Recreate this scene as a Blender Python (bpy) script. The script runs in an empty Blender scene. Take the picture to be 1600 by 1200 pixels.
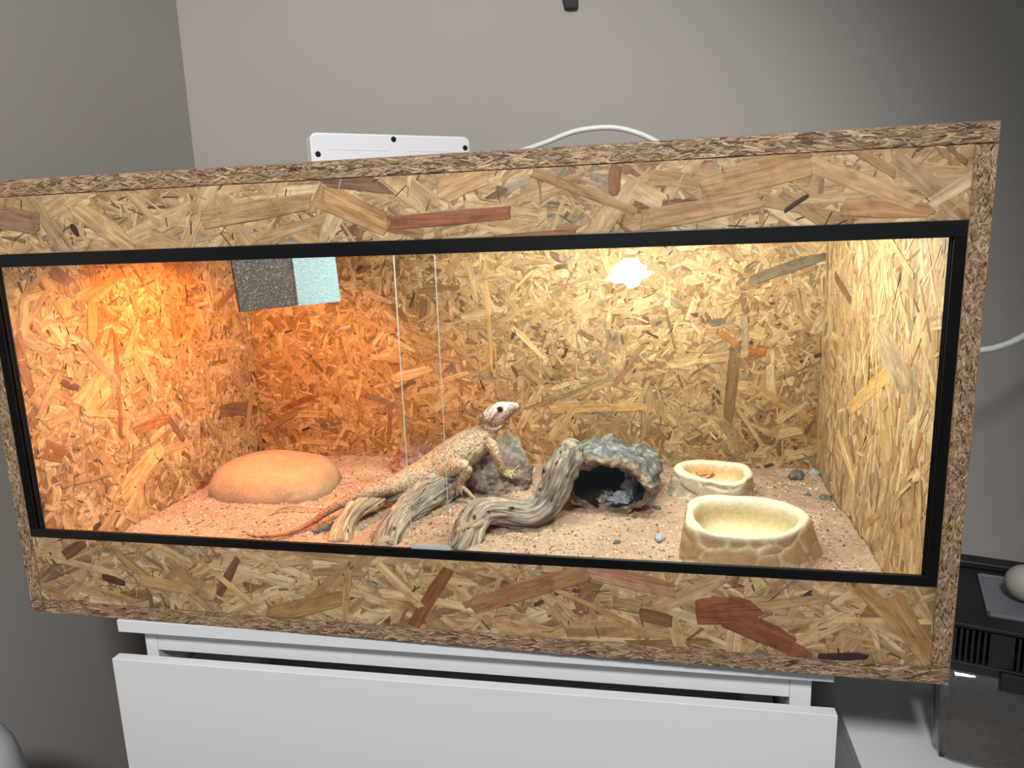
import bpy, bmesh, math, random
from mathutils import Vector, Matrix, Euler, noise

# ------------------------------------------------------------------ camera, world, light, exposure
scene = bpy.context.scene
COL = scene.collection
cam_data = bpy.data.cameras.new('camera')
cam = bpy.data.objects.new('camera', cam_data)
COL.objects.link(cam)
cam.location = (0.8804, -0.7952, 0.4991)
cam.rotation_euler = (1.3758, 0.0337, 0.1965)
cam_data.sensor_fit = 'HORIZONTAL'
cam_data.sensor_width = 36.0
cam_data.lens = 36.0 * 1122.07 / 1600.0
cam_data.clip_start = 0.01
scene.camera = cam

world = bpy.data.worlds.new('room_light')
scene.world = world
world.use_nodes = True
world.node_tree.nodes['Background'].inputs[0].default_value = (0.90, 0.95, 1.0, 1)
world.node_tree.nodes['Background'].inputs[1].default_value = 0.19

def area_light(name, loc, target, size, power, color, shape='DISK', size_y=None):
    d = bpy.data.lights.new(name, 'AREA')
    d.shape = shape
    d.size = size
    if size_y:
        d.size_y = size_y
    d.energy = power
    d.color = color
    o = bpy.data.objects.new(name, d)
    COL.objects.link(o)
    o.location = loc
    o.rotation_euler = (Vector(target) - Vector(loc)).to_track_quat('-Z', 'Y').to_euler()
    return o

lamp = bpy.data.lights.new('unseen_spot', 'SPOT')
lamp.energy = 205.0
lamp.color = (1.0, 0.99, 0.98)
lamp.shadow_soft_size = 0.16
lamp.spot_size = math.radians(63)  # unseen lamp, cone shaped so the right wall falls dark
lamp.spot_blend = 0.6
lamp_o = bpy.data.objects.new('unseen_spot', lamp)
COL.objects.link(lamp_o)
lamp_o.location = (0.75, -1.60, 1.70)
lamp_o.rotation_euler = (Vector((0.28, 0.40, 0.20)) - lamp_o.location).to_track_quat('-Z', 'Y').to_euler()

vs = scene.view_settings
vs.view_transform = 'Standard'
vs.look = 'None'
vs.gamma = 1.0
vs.use_curve_mapping = False
vs.exposure = 0.0

# ------------------------------------------------------------------ measurements (metres)
W, H, T, D = 1.2, 0.5975, 0.021, 0.606     # vivarium width, height, board thickness, inner back wall
F0, F1 = 0.117, 0.5056                      # lower and upper edge of the glazed opening
SAND = 0.055
WALL_Y, WALL_X, FLOOR = 0.72, -0.145, -0.80

# ------------------------------------------------------------------ helpers
def lin(c):
    return tuple(((x / 255.0) / 12.92 if x / 255.0 <= 0.04045 else ((x / 255.0 + 0.055) / 1.055) ** 2.4) for x in c)

def fbm(p, o=4):
    return noise.fractal(p, 1.0, 2.0, o)

class NT:
    """small node-tree builder"""
    def __init__(self, name):
        self.m = bpy.data.materials.new(name)
        self.m.use_nodes = True
        self.t = self.m.node_tree
        self.t.nodes.clear()
        self.out = self.t.nodes.new('ShaderNodeOutputMaterial')
    def n(self, kind, **kw):
        nd = self.t.nodes.new('ShaderNode' + kind)
        ins = kw.pop('ins', {})
        for k, v in kw.items():
            setattr(nd, k, v)
        for k, v in ins.items():
            if hasattr(v, 'is_output') or isinstance(v, bpy.types.NodeSocket):
                self.t.links.new(v, nd.inputs[k])
            else:
                nd.inputs[k].default_value = v
        return nd
    def ramp(self, fac, stops, interp='LINEAR'):
        r = self.t.nodes.new('ShaderNodeValToRGB')
        r.color_ramp.interpolation = interp
        e = r.color_ramp.elements
        while len(e) < len(stops):
            e.new(0.5)
        for el, (p, c) in zip(e, stops):
            el.position = p
            el.color = (*c, 1) if len(c) == 3 else c
        self.t.links.new(fac, r.inputs[0])
        return r.outputs[0]
    def mix(self, fac, a, b, mode='MIX'):
        m = self.t.nodes.new('ShaderNodeMix')
        m.data_type = 'RGBA'
        m.blend_type = mode
        for i, v in ((0, fac), (6, a), (7, b)):
            if isinstance(v, bpy.types.NodeSocket):
                self.t.links.new(v, m.inputs[i])
            elif i == 0:
                m.inputs[i].default_value = v
            else:
                m.inputs[i].default_value = (*v, 1)
        return m.outputs[2]
    def vec(self, src, scale):
        v = self.n('VectorMath', operation='MULTIPLY', ins={0: src, 1: scale})
        return v.outputs[0]
    def noise(self, vec, scale=5.0, detail=3.0, rough=0.55, dist=0.0):
        return self.n('TexNoise', ins={'Vector': vec, 'Scale': scale, 'Detail': detail, 'Roughness': rough, 'Distortion': dist}).outputs[0]
    def bump(self, h, strength=0.3, dist=0.001, normal=None):
        ins = {'Height': h, 'Strength': strength, 'Distance': dist}
        if normal is not None:
            ins['Normal'] = normal
        return self.n('Bump', ins=ins).outputs[0]
    def principled(self, **ins):
        b = self.n('BsdfPrincipled')
        for k, v in ins.items():
            k = k.replace('_', ' ')
            if isinstance(v, bpy.types.NodeSocket):
                self.t.links.new(v, b.inputs[k])
            else:
                if isinstance(v, tuple) and len(v) == 3 and k != 'Normal':
                    v = (*v, 1)
                b.inputs[k].default_value = v
        self.t.links.new(b.outputs[0], self.out.inputs[0])
        return self.m
    def pos(self):
        return self.n('TexCoord').outputs['Object']
    def attr(self, name):
        return self.n('Attribute', attribute_name=name)

def plain(name, c, rough=0.5, metallic=0.0, spec=0.5, bump=None, var=0.0, vscale=6.0):
    t = NT(name)
    col = lin(c)
    p = t.pos()
    ins = dict(Base_Color=col, Roughness=rough, Metallic=metallic)
    if var:
        nz = t.noise(p, vscale, 4)
        ins['Base_Color'] = t.mix(nz, tuple(x * (1 - var) for x in col), tuple(min(1, x * (1 + var)) for x in col))
    if bump:
        ins['Normal'] = t.bump(t.noise(p, bump[0], 3), bump[1], bump[2])
    m = t.principled(**ins)
    for n in t.t.nodes:
        if n.type == 'BSDF_PRINCIPLED':
            n.inputs['Specular IOR Level'].default_value = spec
    return m

# ------------------------------------------------------------------ mesh helpers
def mesh_from(name, verts, faces, smooth=False, attrs=None):
    me = bpy.data.meshes.new(name)
    me.from_pydata([tuple(v) for v in verts], [], faces)
    me.update()
    if attrs:
        for an, (kind, data) in attrs.items():
            a = me.attributes.new(an, kind, 'POINT')
            flat = [x for d in data for x in d]
            a.data.foreach_set('color' if kind == 'FLOAT_COLOR' else 'vector', flat)
    if smooth:
        me.polygons.foreach_set('use_smooth', [True] * len(me.polygons))
    return me

def shift(me, base):
    me.transform(Matrix.Translation(-Vector(base)))
    return me

def link(name, me, m=None, parent=None):
    o = bpy.data.objects.new(name, me)
    COL.objects.link(o)
    if m is not None:
        if isinstance(m, (list, tuple)):
            for x in m:
                me.materials.append(x)
        else:
            me.materials.append(m)
    if parent is not None:
        o.parent = parent
    return o

def tag(o, label=None, cat=None, group=None, kind=None):
    if label: o['label'] = label
    if cat: o['category'] = cat
    if group: o['group'] = group
    if kind: o['kind'] = kind
    return o

def thing(name, label, cat, loc=(0, 0, 0), rotz=0.0, group=None):
    o = bpy.data.objects.new(name, None)
    o.empty_display_size = 0.03
    COL.objects.link(o)
    o.location = loc
    o.rotation_euler = (0, 0, rotz)
    return tag(o, label, cat, group)

def solo(name, me, m, base, label, cat, group=None, kind=None):
    shift(me, base)
    o = link(name, me, m)
    o.location = base
    return tag(o, label, cat, group, kind)

def part(name, me, m, parent):
    """mesh given in world space, parent an unrotated thing"""
    p, root = parent, Vector((0, 0, 0))
    while p is not None:
        root = root + Vector(p.location)
        p = p.parent
    shift(me, root)
    return link(name, me, m, parent)

def box_data(x0, x1, y0, y1, z0, z1, bevel=0.0, seg=2):
    bm = bmesh.new()
    bmesh.ops.create_cube(bm, size=1.0)
    bmesh.ops.scale(bm, vec=(x1 - x0, y1 - y0, z1 - z0), verts=bm.verts)
    bmesh.ops.translate(bm, vec=((x0 + x1) / 2, (y0 + y1) / 2, (z0 + z1) / 2), verts=bm.verts)
    if bevel:
        bmesh.ops.bevel(bm, geom=list(bm.edges), offset=bevel, segments=seg, affect='EDGES', profile=0.5)
    return bm

def bm_mesh(bm, name, smooth=False):
    me = bpy.data.meshes.new(name)
    bm.to_mesh(me)
    bm.free()
    if smooth:
        me.polygons.foreach_set('use_smooth', [True] * len(me.polygons))
    return me

def box(name, x0, x1, y0, y1, z0, z1, bevel=0.0, seg=2):
    return bm_mesh(box_data(x0, x1, y0, y1, z0, z1, bevel, seg), name)

def join_boxes(name, boxes):
    vs_, fs = [], []
    for b in boxes:
        bm = box_data(*b)
        off = len(vs_)
        bm.verts.index_update()
        vs_ += [tuple(v.co) for v in bm.verts]
        fs += [[off + v.index for v in f.verts] for f in bm.faces]
        bm.free()
    return mesh_from(name, vs_, fs)

def catmull(pts, n):
    """resample control tuples (any length) to n samples"""
    P = [Vector(p) if len(p) <= 4 else p for p in pts]
    m = len(pts) - 1
    out = []
    for i in range(n):
        t = i / (n - 1) * m
        k = min(int(t), m - 1)
        u = t - k
        p0, p1, p2, p3 = pts[max(k - 1, 0)], pts[k], pts[k + 1], pts[min(k + 2, m)]
        out.append(tuple(0.5 * (2 * b + (c - a) * u + (2 * a - 5 * b + 4 * c - d) * u * u + (3 * b - a - 3 * c + d) * u ** 3)
                         for a, b, c, d in zip(p0, p1, p2, p3)))
    return out

def tube_geo(path, n_len, n_ang, disp=None, flat=1.0, side=None, round_ends=True):
    """path: control points (x, y, z, r). returns verts, faces, grain"""
    S = catmull(path, n_len)
    C = [Vector(s[:3]) for s in S]
    Rr = [max(s[3], 0.0002) for s in S]
    verts, faces, grain = [], [], []
    t0 = (C[1] - C[0]).normalized()
    up = Vector(side) if side else (Vector((0, 0, 1)) if abs(t0.z) < 0.9 else Vector((0, 1, 0)))
    nrm = (up - up.dot(t0) * t0).normalized()
    s_acc = 0.0
    for i in range(n_len):
        t = (C[min(i + 1, n_len - 1)] - C[max(i - 1, 0)]).normalized()
        nrm = (nrm - nrm.dot(t) * t).normalized()
        b = t.cross(nrm)
        if i:
            s_acc += (C[i] - C[i - 1]).length
        e = 1.0
        if round_ends:
            d0, d1 = i, n_len - 1 - i
            k = min(d0, d1)
            if k < 3:
                e = (0.45, 0.78, 0.94)[k]
        for j in range(n_ang):
            a = 2 * math.pi * j / n_ang
            r = Rr[i] * e
            if disp:
                r *= 1.0 + disp(s_acc, a, i / (n_len - 1))
            ca, sa = math.cos(a), math.sin(a)
            verts.append(C[i] + nrm * (ca * r) + b * (sa * r * flat))
            grain.append((s_acc, ca * Rr[i], sa * Rr[i]))
    for i in range(n_len - 1):
        for j in range(n_ang):
            j2 = (j + 1) % n_ang
            faces.append((i * n_ang + j, i * n_ang + j2, (i + 1) * n_ang + j2, (i + 1) * n_ang + j))
    for i, rev in ((0, True), (n_len - 1, False)):
        verts.append(C[i])
        grain.append((0 if i == 0 else s_acc, 0, 0))
        c = len(verts) - 1
        for j in range(n_ang):
            j2 = (j + 1) % n_ang
            f = (i * n_ang + j, i * n_ang + j2, c)
            faces.append(f if not rev else f[::-1])
    return verts, faces, grain

def tube(name, path, n_len=24, n_ang=12, disp=None, smooth=True, **kw):
    v, f, g = tube_geo(path, n_len, n_ang, disp, **kw)
    return mesh_from(name, v, f, smooth, {'grain': ('FLOAT_VECTOR', g)})

# ------------------------------------------------------------------ materials
def m_strand():
    t = NT('wood_strand')
    a = t.attr('strand_col').outputs['Color']
    g = t.attr('grain').outputs['Vector']
    p = t.pos()
    fine = t.noise(t.vec(g, (26, 520, 60)), 1.0, 5, 0.65, 0.5)
    broad = t.noise(t.vec(g, (16, 120, 30)), 1.0, 3, 0.5, 0.8)
    wide = t.noise(p, 42, 5, 0.7, 1.0)
    k = t.ramp(fine, [(0.30, (0.50, 0.43, 0.36)), (0.43, (0.84, 0.81, 0.77)), (0.56, (1.0, 1.0, 1.0)), (0.74, (1.16, 1.17, 1.19))])
    k2 = t.ramp(broad, [(0.30, (0.66, 0.59, 0.52)), (0.6, (1.04, 1.04, 1.04))])
    k3 = t.ramp(wide, [(0.32, (0.72, 0.66, 0.60)), (0.48, (0.98, 0.98, 0.98)), (0.7, (1.10, 1.10, 1.09))])
    c = t.mix(1.0, t.mix(1.0, t.mix(1.0, a, k, 'MULTIPLY'), k2, 'MULTIPLY'), k3, 'MULTIPLY')
    nrm = t.bump(fine, 0.35, 0.0006)
    return t.principled(Base_Color=c, Roughness=0.62, Normal=nrm)

def m_board(name, dark, light):
    t = NT(name)
    p = t.pos()
    n1 = t.noise(p, 90, 5, 0.65, 1.5)
    n2 = t.noise(t.vec(p, (1, 1, 4)), 260, 3, 0.6)
    c = t.ramp(n1, [(0.3, lin(dark)), (0.7, lin(light))])
    c = t.mix(1.0, c, t.ramp(n2, [(0.3, (0.6, 0.55, 0.5)), (0.6, (1, 1, 1))]), 'MULTIPLY')
    return t.principled(Base_Color=c, Roughness=0.75, Normal=t.bump(n1, 0.5, 0.001))

def m_driftwood(name, pale, mid, dark):
    t = NT(name)
    g = t.attr('grain').outputs['Vector']
    p = t.pos()
    streak = t.noise(t.vec(g, (22, 260, 260)), 1.0, 5, 0.62, 0.6)
    big = t.noise(p, 26, 3, 0.5)
    pits = t.n('TexVoronoi', ins={'Vector': t.vec(g, (30, 62, 62)), 'Scale': 1.0, 'Randomness': 1.0}).outputs[0]
    c = t.ramp(streak, [(0.30, lin(dark)), (0.44, lin(mid)), (0.64, lin(pale))])
    c = t.mix(1.0, c, t.ramp(big, [(0.3, (0.72, 0.70, 0.70)), (0.65, (1.08, 1.05, 1.0))]), 'MULTIPLY')
    c = t.mix(1.0, c, t.ramp(pits, [(0.10, (0.10, 0.08, 0.07)), (0.17, (1, 1, 1))]), 'MULTIPLY')
    b1 = t.bump(streak, 1.0, 0.004)
    b2 = t.bump(t.ramp(pits, [(0.08, (0, 0, 0)), (0.2, (1, 1, 1))]), 0.8, 0.005, b1)
    return t.principled(Base_Color=c, Roughness=0.8, Normal=b2)

def m_attr(name, attr, rough=0.8, speckle=None, bump=None, spec=0.3):
    t = NT(name)
    c = t.attr(attr).outputs['Color']
    p = t.pos()
    ins = {}
    if speckle:
        sc, lo, hi = speckle
        c = t.mix(1.0, c, t.ramp(t.noise(p, sc, 4, 0.6), [(0.32, (lo,) * 3), (0.62, (hi,) * 3)]), 'MULTIPLY')
    if bump:
        ins['Normal'] = t.bump(t.noise(p, bump[0], 5, 0.65), bump[1], bump[2])
    ins['Specular IOR Level'] = spec
    return t.principled(Base_Color=c, Roughness=rough, **ins)

def m_rock(name, cols, scale, bump=(60, 0.6, 0.004), rough=0.9):
    t = NT(name)
    p = t.pos()
    n1 = t.noise(p, scale, 6, 0.68, 0.5)
    n2 = t.noise(p, bump[0], 5, 0.7)
    st = [(0.25 + 0.5 * i / (len(cols) - 1), lin(c)) for i, c in enumerate(cols)]
    c = t.ramp(n1, st)
    c = t.mix(1.0, c, t.ramp(n2, [(0.3, (0.55, 0.52, 0.5)), (0.6, (1, 1, 1))]), 'MULTIPLY')
    return t.principled(Base_Color=c, Roughness=rough, Normal=t.bump(n2, bump[1], bump[2]))

def m_sand():
    t = NT('sand')
    p = t.pos()
    a = t.noise(p, 9, 4, 0.6)
    b = t.noise(p, 620, 3, 0.7)
    d = t.noise(p, 170, 4, 0.65)
    c = t.ramp(a, [(0.3, lin((158, 132, 114))), (0.7, lin((188, 164, 146)))])
    c = t.mix(1.0, c, t.ramp(b, [(0.3, (0.55, 0.5, 0.46)), (0.5, (1, 1, 1)), (0.72, (1.22, 1.22, 1.22))]), 'MULTIPLY')
    c = t.mix(1.0, c, t.ramp(d, [(0.3, (0.68, 0.64, 0.6)), (0.55, (1.05, 1.05, 1.05))]), 'MULTIPLY')
    n1 = t.bump(d, 0.55, 0.004)
    return t.principled(Base_Color=c, Roughness=0.95, Normal=t.bump(b, 0.7, 0.0015, n1))

def m_glass(name, tint=(0.97, 0.985, 0.975), ior=1.35, scuff=0.0):
    t = NT(name)
    tr = t.n('BsdfTransparent', ins={0: (*tint, 1)})
    gl = t.n('BsdfGlossy', ins={0: (1, 1, 1, 1), 'Roughness': 0.0})
    back = t.n('NewGeometry').outputs['Backfacing']       # same reflectance entering and leaving the pane
    ei = t.n('Mix', ins={'Factor': back, 2: ior, 3: 1.0 / ior})
    fr = t.n('Fresnel', ins={'IOR': ei.outputs[0]})
    mx = t.n('MixShader', ins={0: fr.outputs[0], 1: tr.outputs[0], 2: gl.outputs[0]})
    if scuff:
        df = t.n('BsdfDiffuse', ins={0: (0.6, 0.6, 0.62, 1)})
        mx = t.n('MixShader', ins={0: scuff, 1: mx.outputs[0], 2: df.outputs[0]})
    t.t.links.new(mx.outputs[0], t.out.inputs[0])
    return t.m

def m_hammered(name, c, rough, metallic=1.0):
    t = NT(name)
    p = t.pos()
    v = t.noise(t.vec(p, (1.0, 1.0, 1.6)), 150, 2, 0.5, 1.2)
    return t.principled(Base_Color=lin(c), Roughness=rough, Metallic=metallic, Normal=t.bump(v, 0.75, 0.004))

def m_wall():
    t = NT('wall_paint')
    p = t.pos()
    n = t.noise(p, 260, 3, 0.6)
    c = t.mix(t.noise(p, 3, 3), lin((164, 159, 152)), lin((170, 165, 158)))
    return t.principled(Base_Color=c, Roughness=0.9, Normal=t.bump(n, 0.12, 0.001))

M = {
    'strand': m_strand(),
    'board': m_board('particle_board', (112, 80, 50), (182, 144, 96)),
    'edge': m_board('particle_board_edge', (98, 76, 58), (172, 144, 116)),
    'black': plain('black_plastic', (13, 13, 15), 0.33, spec=0.4, bump=(900, 0.05, 0.0003)),
    'black_matte': plain('matt_black_plastic', (12, 12, 13), 0.75, spec=0.12),
    'glass': m_glass('sliding_glass'),
    'glass_edge': plain('glass_edge', (176, 186, 186), 0.25),
    'overlap_pale': plain('added_pale_strip', (196, 200, 204), 0.3),
    'sand': m_sand(),
    'grit': m_attr('grit', 'grit_col', 0.9),
    'wood_grey': m_driftwood('weathered_wood', (184, 176, 166), (126, 118, 110), (38, 33, 30)),
    'wood_tan': m_driftwood('tan_wood', (198, 182, 160), (162, 142, 120), (80, 64, 52)),
    'bark': m_rock('grey_bark', [(40, 42, 46), (112, 116, 120), (206, 208, 204)], 60, (90, 1.0, 0.011)),
    'rim': m_rock('log_rim', [(70, 56, 44), (140, 118, 94), (206, 192, 168)], 42, (120, 1.0, 0.006)),
    'log_dark': plain('dark_inside', (16, 15, 16), 0.8, var=0.5, vscale=60, bump=(80, 0.6, 0.004)),  # near-black colour keeps the hollow dark
    'lava': m_rock('lava_rock', [(104, 88, 82), (160, 142, 132), (200, 184, 170)], 45, (130, 1.0, 0.009)),
    'lava_red': m_rock('red_lava_rock', [(96, 62, 52), (158, 118, 104), (196, 172, 160)], 60, (170, 0.9, 0.005)),
    'slate': m_rock('dark_stone', [(66, 64, 64), (104, 100, 98), (150, 144, 138)], 60, (160, 0.5, 0.002)),
    'grey_rock': m_rock('grey_rock', [(104, 102, 96), (156, 154, 144), (196, 192, 178)], 60, (140, 1.0, 0.006)),
    'basking': m_rock('basking_stone', [(166, 138, 110), (176, 149, 120), (186, 160, 132)], 22, (420, 0.12, 0.0008)),
    'bowl': m_attr('stone_bowl', 'bowl_col', 0.72, (150, 0.84, 1.05), (190, 0.25, 0.0015), 0.4),
    'food': plain('dried_food', (190, 130, 74), 0.6, var=0.3, vscale=90, bump=(120, 0.5, 0.003)),
    'scrap': plain('pale_scrap', (150, 158, 162), 0.6, var=0.3, vscale=60, bump=(120, 0.5, 0.003)),
    'skin': None,
    'white_lam': plain('white_laminate', (226, 227, 228), 0.42, bump=(700, 0.03, 0.0003)),
    'white_plastic': plain('white_plastic', (226, 226, 228), 0.35),
    'cable': plain('white_cable', (218, 218, 214), 0.4),
    'screw': plain('dark_screw', (46, 46, 48), 0.35, 0.7),
    'wall': m_wall(),
    'floor': plain('floor_boards', (120, 100, 82), 0.5, var=0.2, vscale=4),
    'ornament': plain('dark_purple_cloth', (58, 48, 62), 0.8, bump=(500, 0.3, 0.001)),
    'metal_dark_refl': m_hammered('hammered_dark_reflection', (84, 76, 78), 0.30, 0.0),  # dark reflection put into the colour
    'metal_bright_refl': m_hammered('hammered_bright_reflection', (166, 200, 222), 0.42, 0.0),  # bright reflection of the light bar put into the colour
    'lid': plain('black_lid_plastic', (22, 22, 25), 0.4, bump=(600, 0.06, 0.0004)),
    'clear': m_glass('clear_tub_plastic', (0.94, 0.95, 0.96), 1.3, 0.035),
    'hatch': plain('smoky_hatch', (118, 118, 126), 0.25),
    'bedding': plain('brown_bedding', (84, 62, 40), 0.95, var=0.75, vscale=150, bump=(200, 0.9, 0.01)),
    'ball': plain('pale_ball', (178, 174, 160), 0.6, var=0.12, vscale=30),
    'dull_white': plain('dull_pale_fabric', (176, 178, 182), 0.8),
    'lamp_metal': plain('lamp_metal', (205, 205, 208), 0.3, 0.9),
}

# ------------------------------------------------------------------ the room
def struct(name, me, m):
    o = link(name, me, m)
    o['kind'] = 'structure'
    return o

struct('wall_back', box('wall_back', WALL_X - 0.1, 3.2, WALL_Y, WALL_Y + 0.1, FLOOR, 1.9), M['wall'])
struct('wall_left', box('wall_left', WALL_X - 0.1, WALL_X, -2.6, WALL_Y, FLOOR, 1.9), M['wall'])
struct('floor', box('floor', WALL_X - 0.1, 3.2, -2.6, WALL_Y + 0.1, FLOOR - 0.05, FLOOR), M['floor'])

# ------------------------------------------------------------------ pressed wood strands
PALE = [(202, 175, 133), (196, 168, 126), (190, 160, 117), (206, 182, 143)]
MID = [(182, 149, 107), (174, 142, 101), (186, 154, 114), (168, 137, 97), (178, 150, 113)]
BROWN = [(149, 114, 80), (137, 104, 74), (154, 118, 89), (130, 100, 75)]
GREY = [(161, 144, 119), (149, 136, 114), (140, 126, 108)]
DARK = [(88, 66, 48), (76, 57, 44), (104, 78, 56)]

def pick(rng, mixw):
    r = rng.random()
    for pal, w in mixw:
        if r < w:
            break
        r -= w
    c = rng.choice(pal)
    k = rng.uniform(0.9, 1.1)
    return tuple(min(1, x * k) for x in lin(c))

def clip_rect(poly, w, h):
    def cut(pts, inside, inter):
        out = []
        for i, p in enumerate(pts):
            q = pts[i - 1]
            if inside(p):
                if not inside(q):
                    out.append(inter(q, p))
                out.append(p)
            elif inside(q):
                out.append(inter(q, p))
        return out
    def at(k, val):
        def f(a, b):
            t = (val - a[k]) / (b[k] - a[k])
            return tuple(x + (y - x) * t for x, y in zip(a, b))
        return f
    for ins, it in ((lambda p: p[0] >= 0, at(0, 0)), (lambda p: p[0] <= w, at(0, w)),
                    (lambda p: p[1] >= 0, at(1, 0)), (lambda p: p[1] <= h, at(1, h))):
        if len(poly) < 3:
            return []
        poly = cut(poly, ins, it)
    return poly

def strand_shape(rng, cx, cy, L, w, ang, rag=0.35):
    """outline points (u, v, s, c): board position and grain coordinates"""
    e = w * rag
    pts = [(-L / 2 + rng.uniform(-e, e), -w / 2), (-L / 2 + rng.uniform(-2 * e, e), rng.uniform(-w, w) * 0.25),
           (-L / 2 + rng.uniform(-e, e), w / 2 * rng.uniform(0.5, 1)), (-L * rng.uniform(0.1, 0.3), w / 2 * rng.uniform(0.85, 1.1)),
           (L * rng.uniform(0.1, 0.3), w / 2 * rng.uniform(0.85, 1.1)), (L / 2 + rng.uniform(-e, e), w / 2 * rng.uniform(0.5, 1)),
           (L / 2 + rng.uniform(-e, 2 * e), rng.uniform(-w, w) * 0.25), (L / 2 + rng.uniform(-e, e), -w / 2 * rng.uniform(0.6, 1)),
           (0, -w / 2 * rng.uniform(0.85, 1.1))]
    ca, sa = math.cos(ang), math.sin(ang)
    off = rng.uniform(0, 50)
    return [(cx + x * ca - y * sa, cy + x * sa + y * ca, x + off, y) for x, y in pts], off

class Face:
    """a rectangular board face: origin o, unit axes u, v, outward normal n, size w x h"""
    def __init__(self, o, u, v, n, w, h):
        self.o, self.u, self.v, self.n, self.w, self.h = Vector(o), Vector(u), Vector(v), Vector(n), w, h
    def p(self, a, b, c):
        return self.o + self.u * a + self.v * b + self.n * c

def lay(face, rng, specs):
    """strands in laying order: list of (outline, height, colour, area)"""
    out = []
    total = sum(s['n'] for s in specs)
    k = 0
    for s in specs:
        for _ in range(s['n']):
            k += 1
            L = rng.uniform(*s['L'])
            w = rng.uniform(*s['w'])
            ang = rng.gauss(s.get('ang', 0), s['spread'])
            poly, off = strand_shape(rng, rng.uniform(0, face.w), rng.uniform(0, face.h), L, w, ang, s.get('rag', 0.35))
            poly = clip_rect(poly, face.w, face.h)
            if len(poly) < 3:
                continue
            h = 0.0001 + s.get('h', 0.0008) * (k / total) + rng.uniform(0, 0.00015)
            out.append((poly, h, pick(rng, s['mix']), L * w, s.get('tilt', 0.004) * rng.uniform(-1, 1), off))
    return out

def strand_geo(face, items):
    verts, faces, cols, gr = [], [], [], []
    flip = face.u.cross(face.v).dot(face.n) < 0
    for poly, h, col, area, tilt, off in items:
        b = len(verts)
        n = len(poly)
        cx = sum(p[2] for p in poly) / n
        ca, cb = sum(p[0] for p in poly) / n, sum(p[1] for p in poly) / n
        ext = min(max(p[3] for p in poly) - min(p[3] for p in poly), max(p[2] for p in poly) - min(p[2] for p in poly))
        inset = min(0.0016, ext * 0.22)
        rim = 0.52 + 0.40 * ((off * 7.31) % 1.0)
        for ring in (0, 1, 2):                       # inner top, darker rim, foot
            for (u, v, s, t) in poly:
                if ring == 0:
                    du, dv = ca - u, cb - v
                    L = math.hypot(du, dv) + 1e-9
                    k = min(0.45, inset * 1.4 / L)
                    verts.append(face.p(u + du * k, v + dv * k, max(0.00012, h + tilt * (s - cx) * 0.5)))
                    gr.append((s * (1 - k) + cx * k, t * (1 - k), off))
                    cols.append((*col, 1))
                else:
                    z = max(0.00008, h + tilt * (s - cx) * 0.5 - 0.00018)
                    verts.append(face.p(u, v, z if ring == 1 else -0.0004))
                    gr.append((s, t, off))
                    cols.append((col[0] * rim, col[1] * rim * 0.97, col[2] * rim * 0.92, 1))
        top = list(range(b, b + n))
        area2 = sum(poly[i - 1][0] * poly[i][1] - poly[i][0] * poly[i - 1][1] for i in range(n))
        if (area2 < 0) != flip:
            top = top[::-1]
        faces.append(top)
        for i in range(n):
            p, q = top[i], top[(i + 1) % n]
            faces.append((q, p, p + n, q + n))
            faces.append((q + n, p + n, p + 2 * n, q + 2 * n))
    return verts, faces, cols, gr

def strand_mesh(name, face, items):
    v, f, c, g = strand_geo(face, items)
    return mesh_from(name, v, f, False, {'strand_col': ('FLOAT_COLOR', c), 'grain': ('FLOAT_VECTOR', g)})

def clad(board, face, seed, specs, singles=0, extra=None, root=(0, 0, 0)):
    """cover one face of a board: the largest strands one by one, the small ones as one chip layer"""
    rng = random.Random(seed)
    items = lay(face, rng, specs)
    order = sorted(range(len(items)), key=lambda i: -items[i][3])[:singles]
    keep = set(order)
    rest = [it for i, it in enumerate(items) if i not in keep]
    if rest:
        o = link('strand_layer', strand_mesh('strand_layer', face, rest), M['strand'], board)
        o['kind'] = 'stuff'
    for i in sorted(keep):
        link('wood_strand', strand_mesh('wood_strand', face, [items[i]]), M['strand'], board)
    for (a, b, w, col) in extra or []:
        a, b = Vector(a) - face.o, Vector(b) - face.o
        ua, va, ub, vb = a.dot(face.u), a.dot(face.v), b.dot(face.u), b.dot(face.v)
        L = math.hypot(ub - ua, vb - va)
        poly, off = strand_shape(rng, (ua + ub) / 2, (va + vb) / 2, L, w, math.atan2(vb - va, ub - ua), 0.2)
        poly = clip_rect(poly, face.w, face.h)
        if len(poly) >= 3:
            link('wood_strand', strand_mesh('wood_strand', face, [(poly, 0.0011 + rng.uniform(0, 0.0003), lin(col), L * w, 0, off)]), M['strand'], board)

ALLMIX = [(PALE, 0.42), (MID, 0.44), (BROWN, 0.085), (GREY, 0.05), (DARK, 0.005)]
CHIPMIX = [(PALE, 0.44), (MID, 0.40), (BROWN, 0.09), (GREY, 0.05), (DARK, 0.02)]

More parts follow.
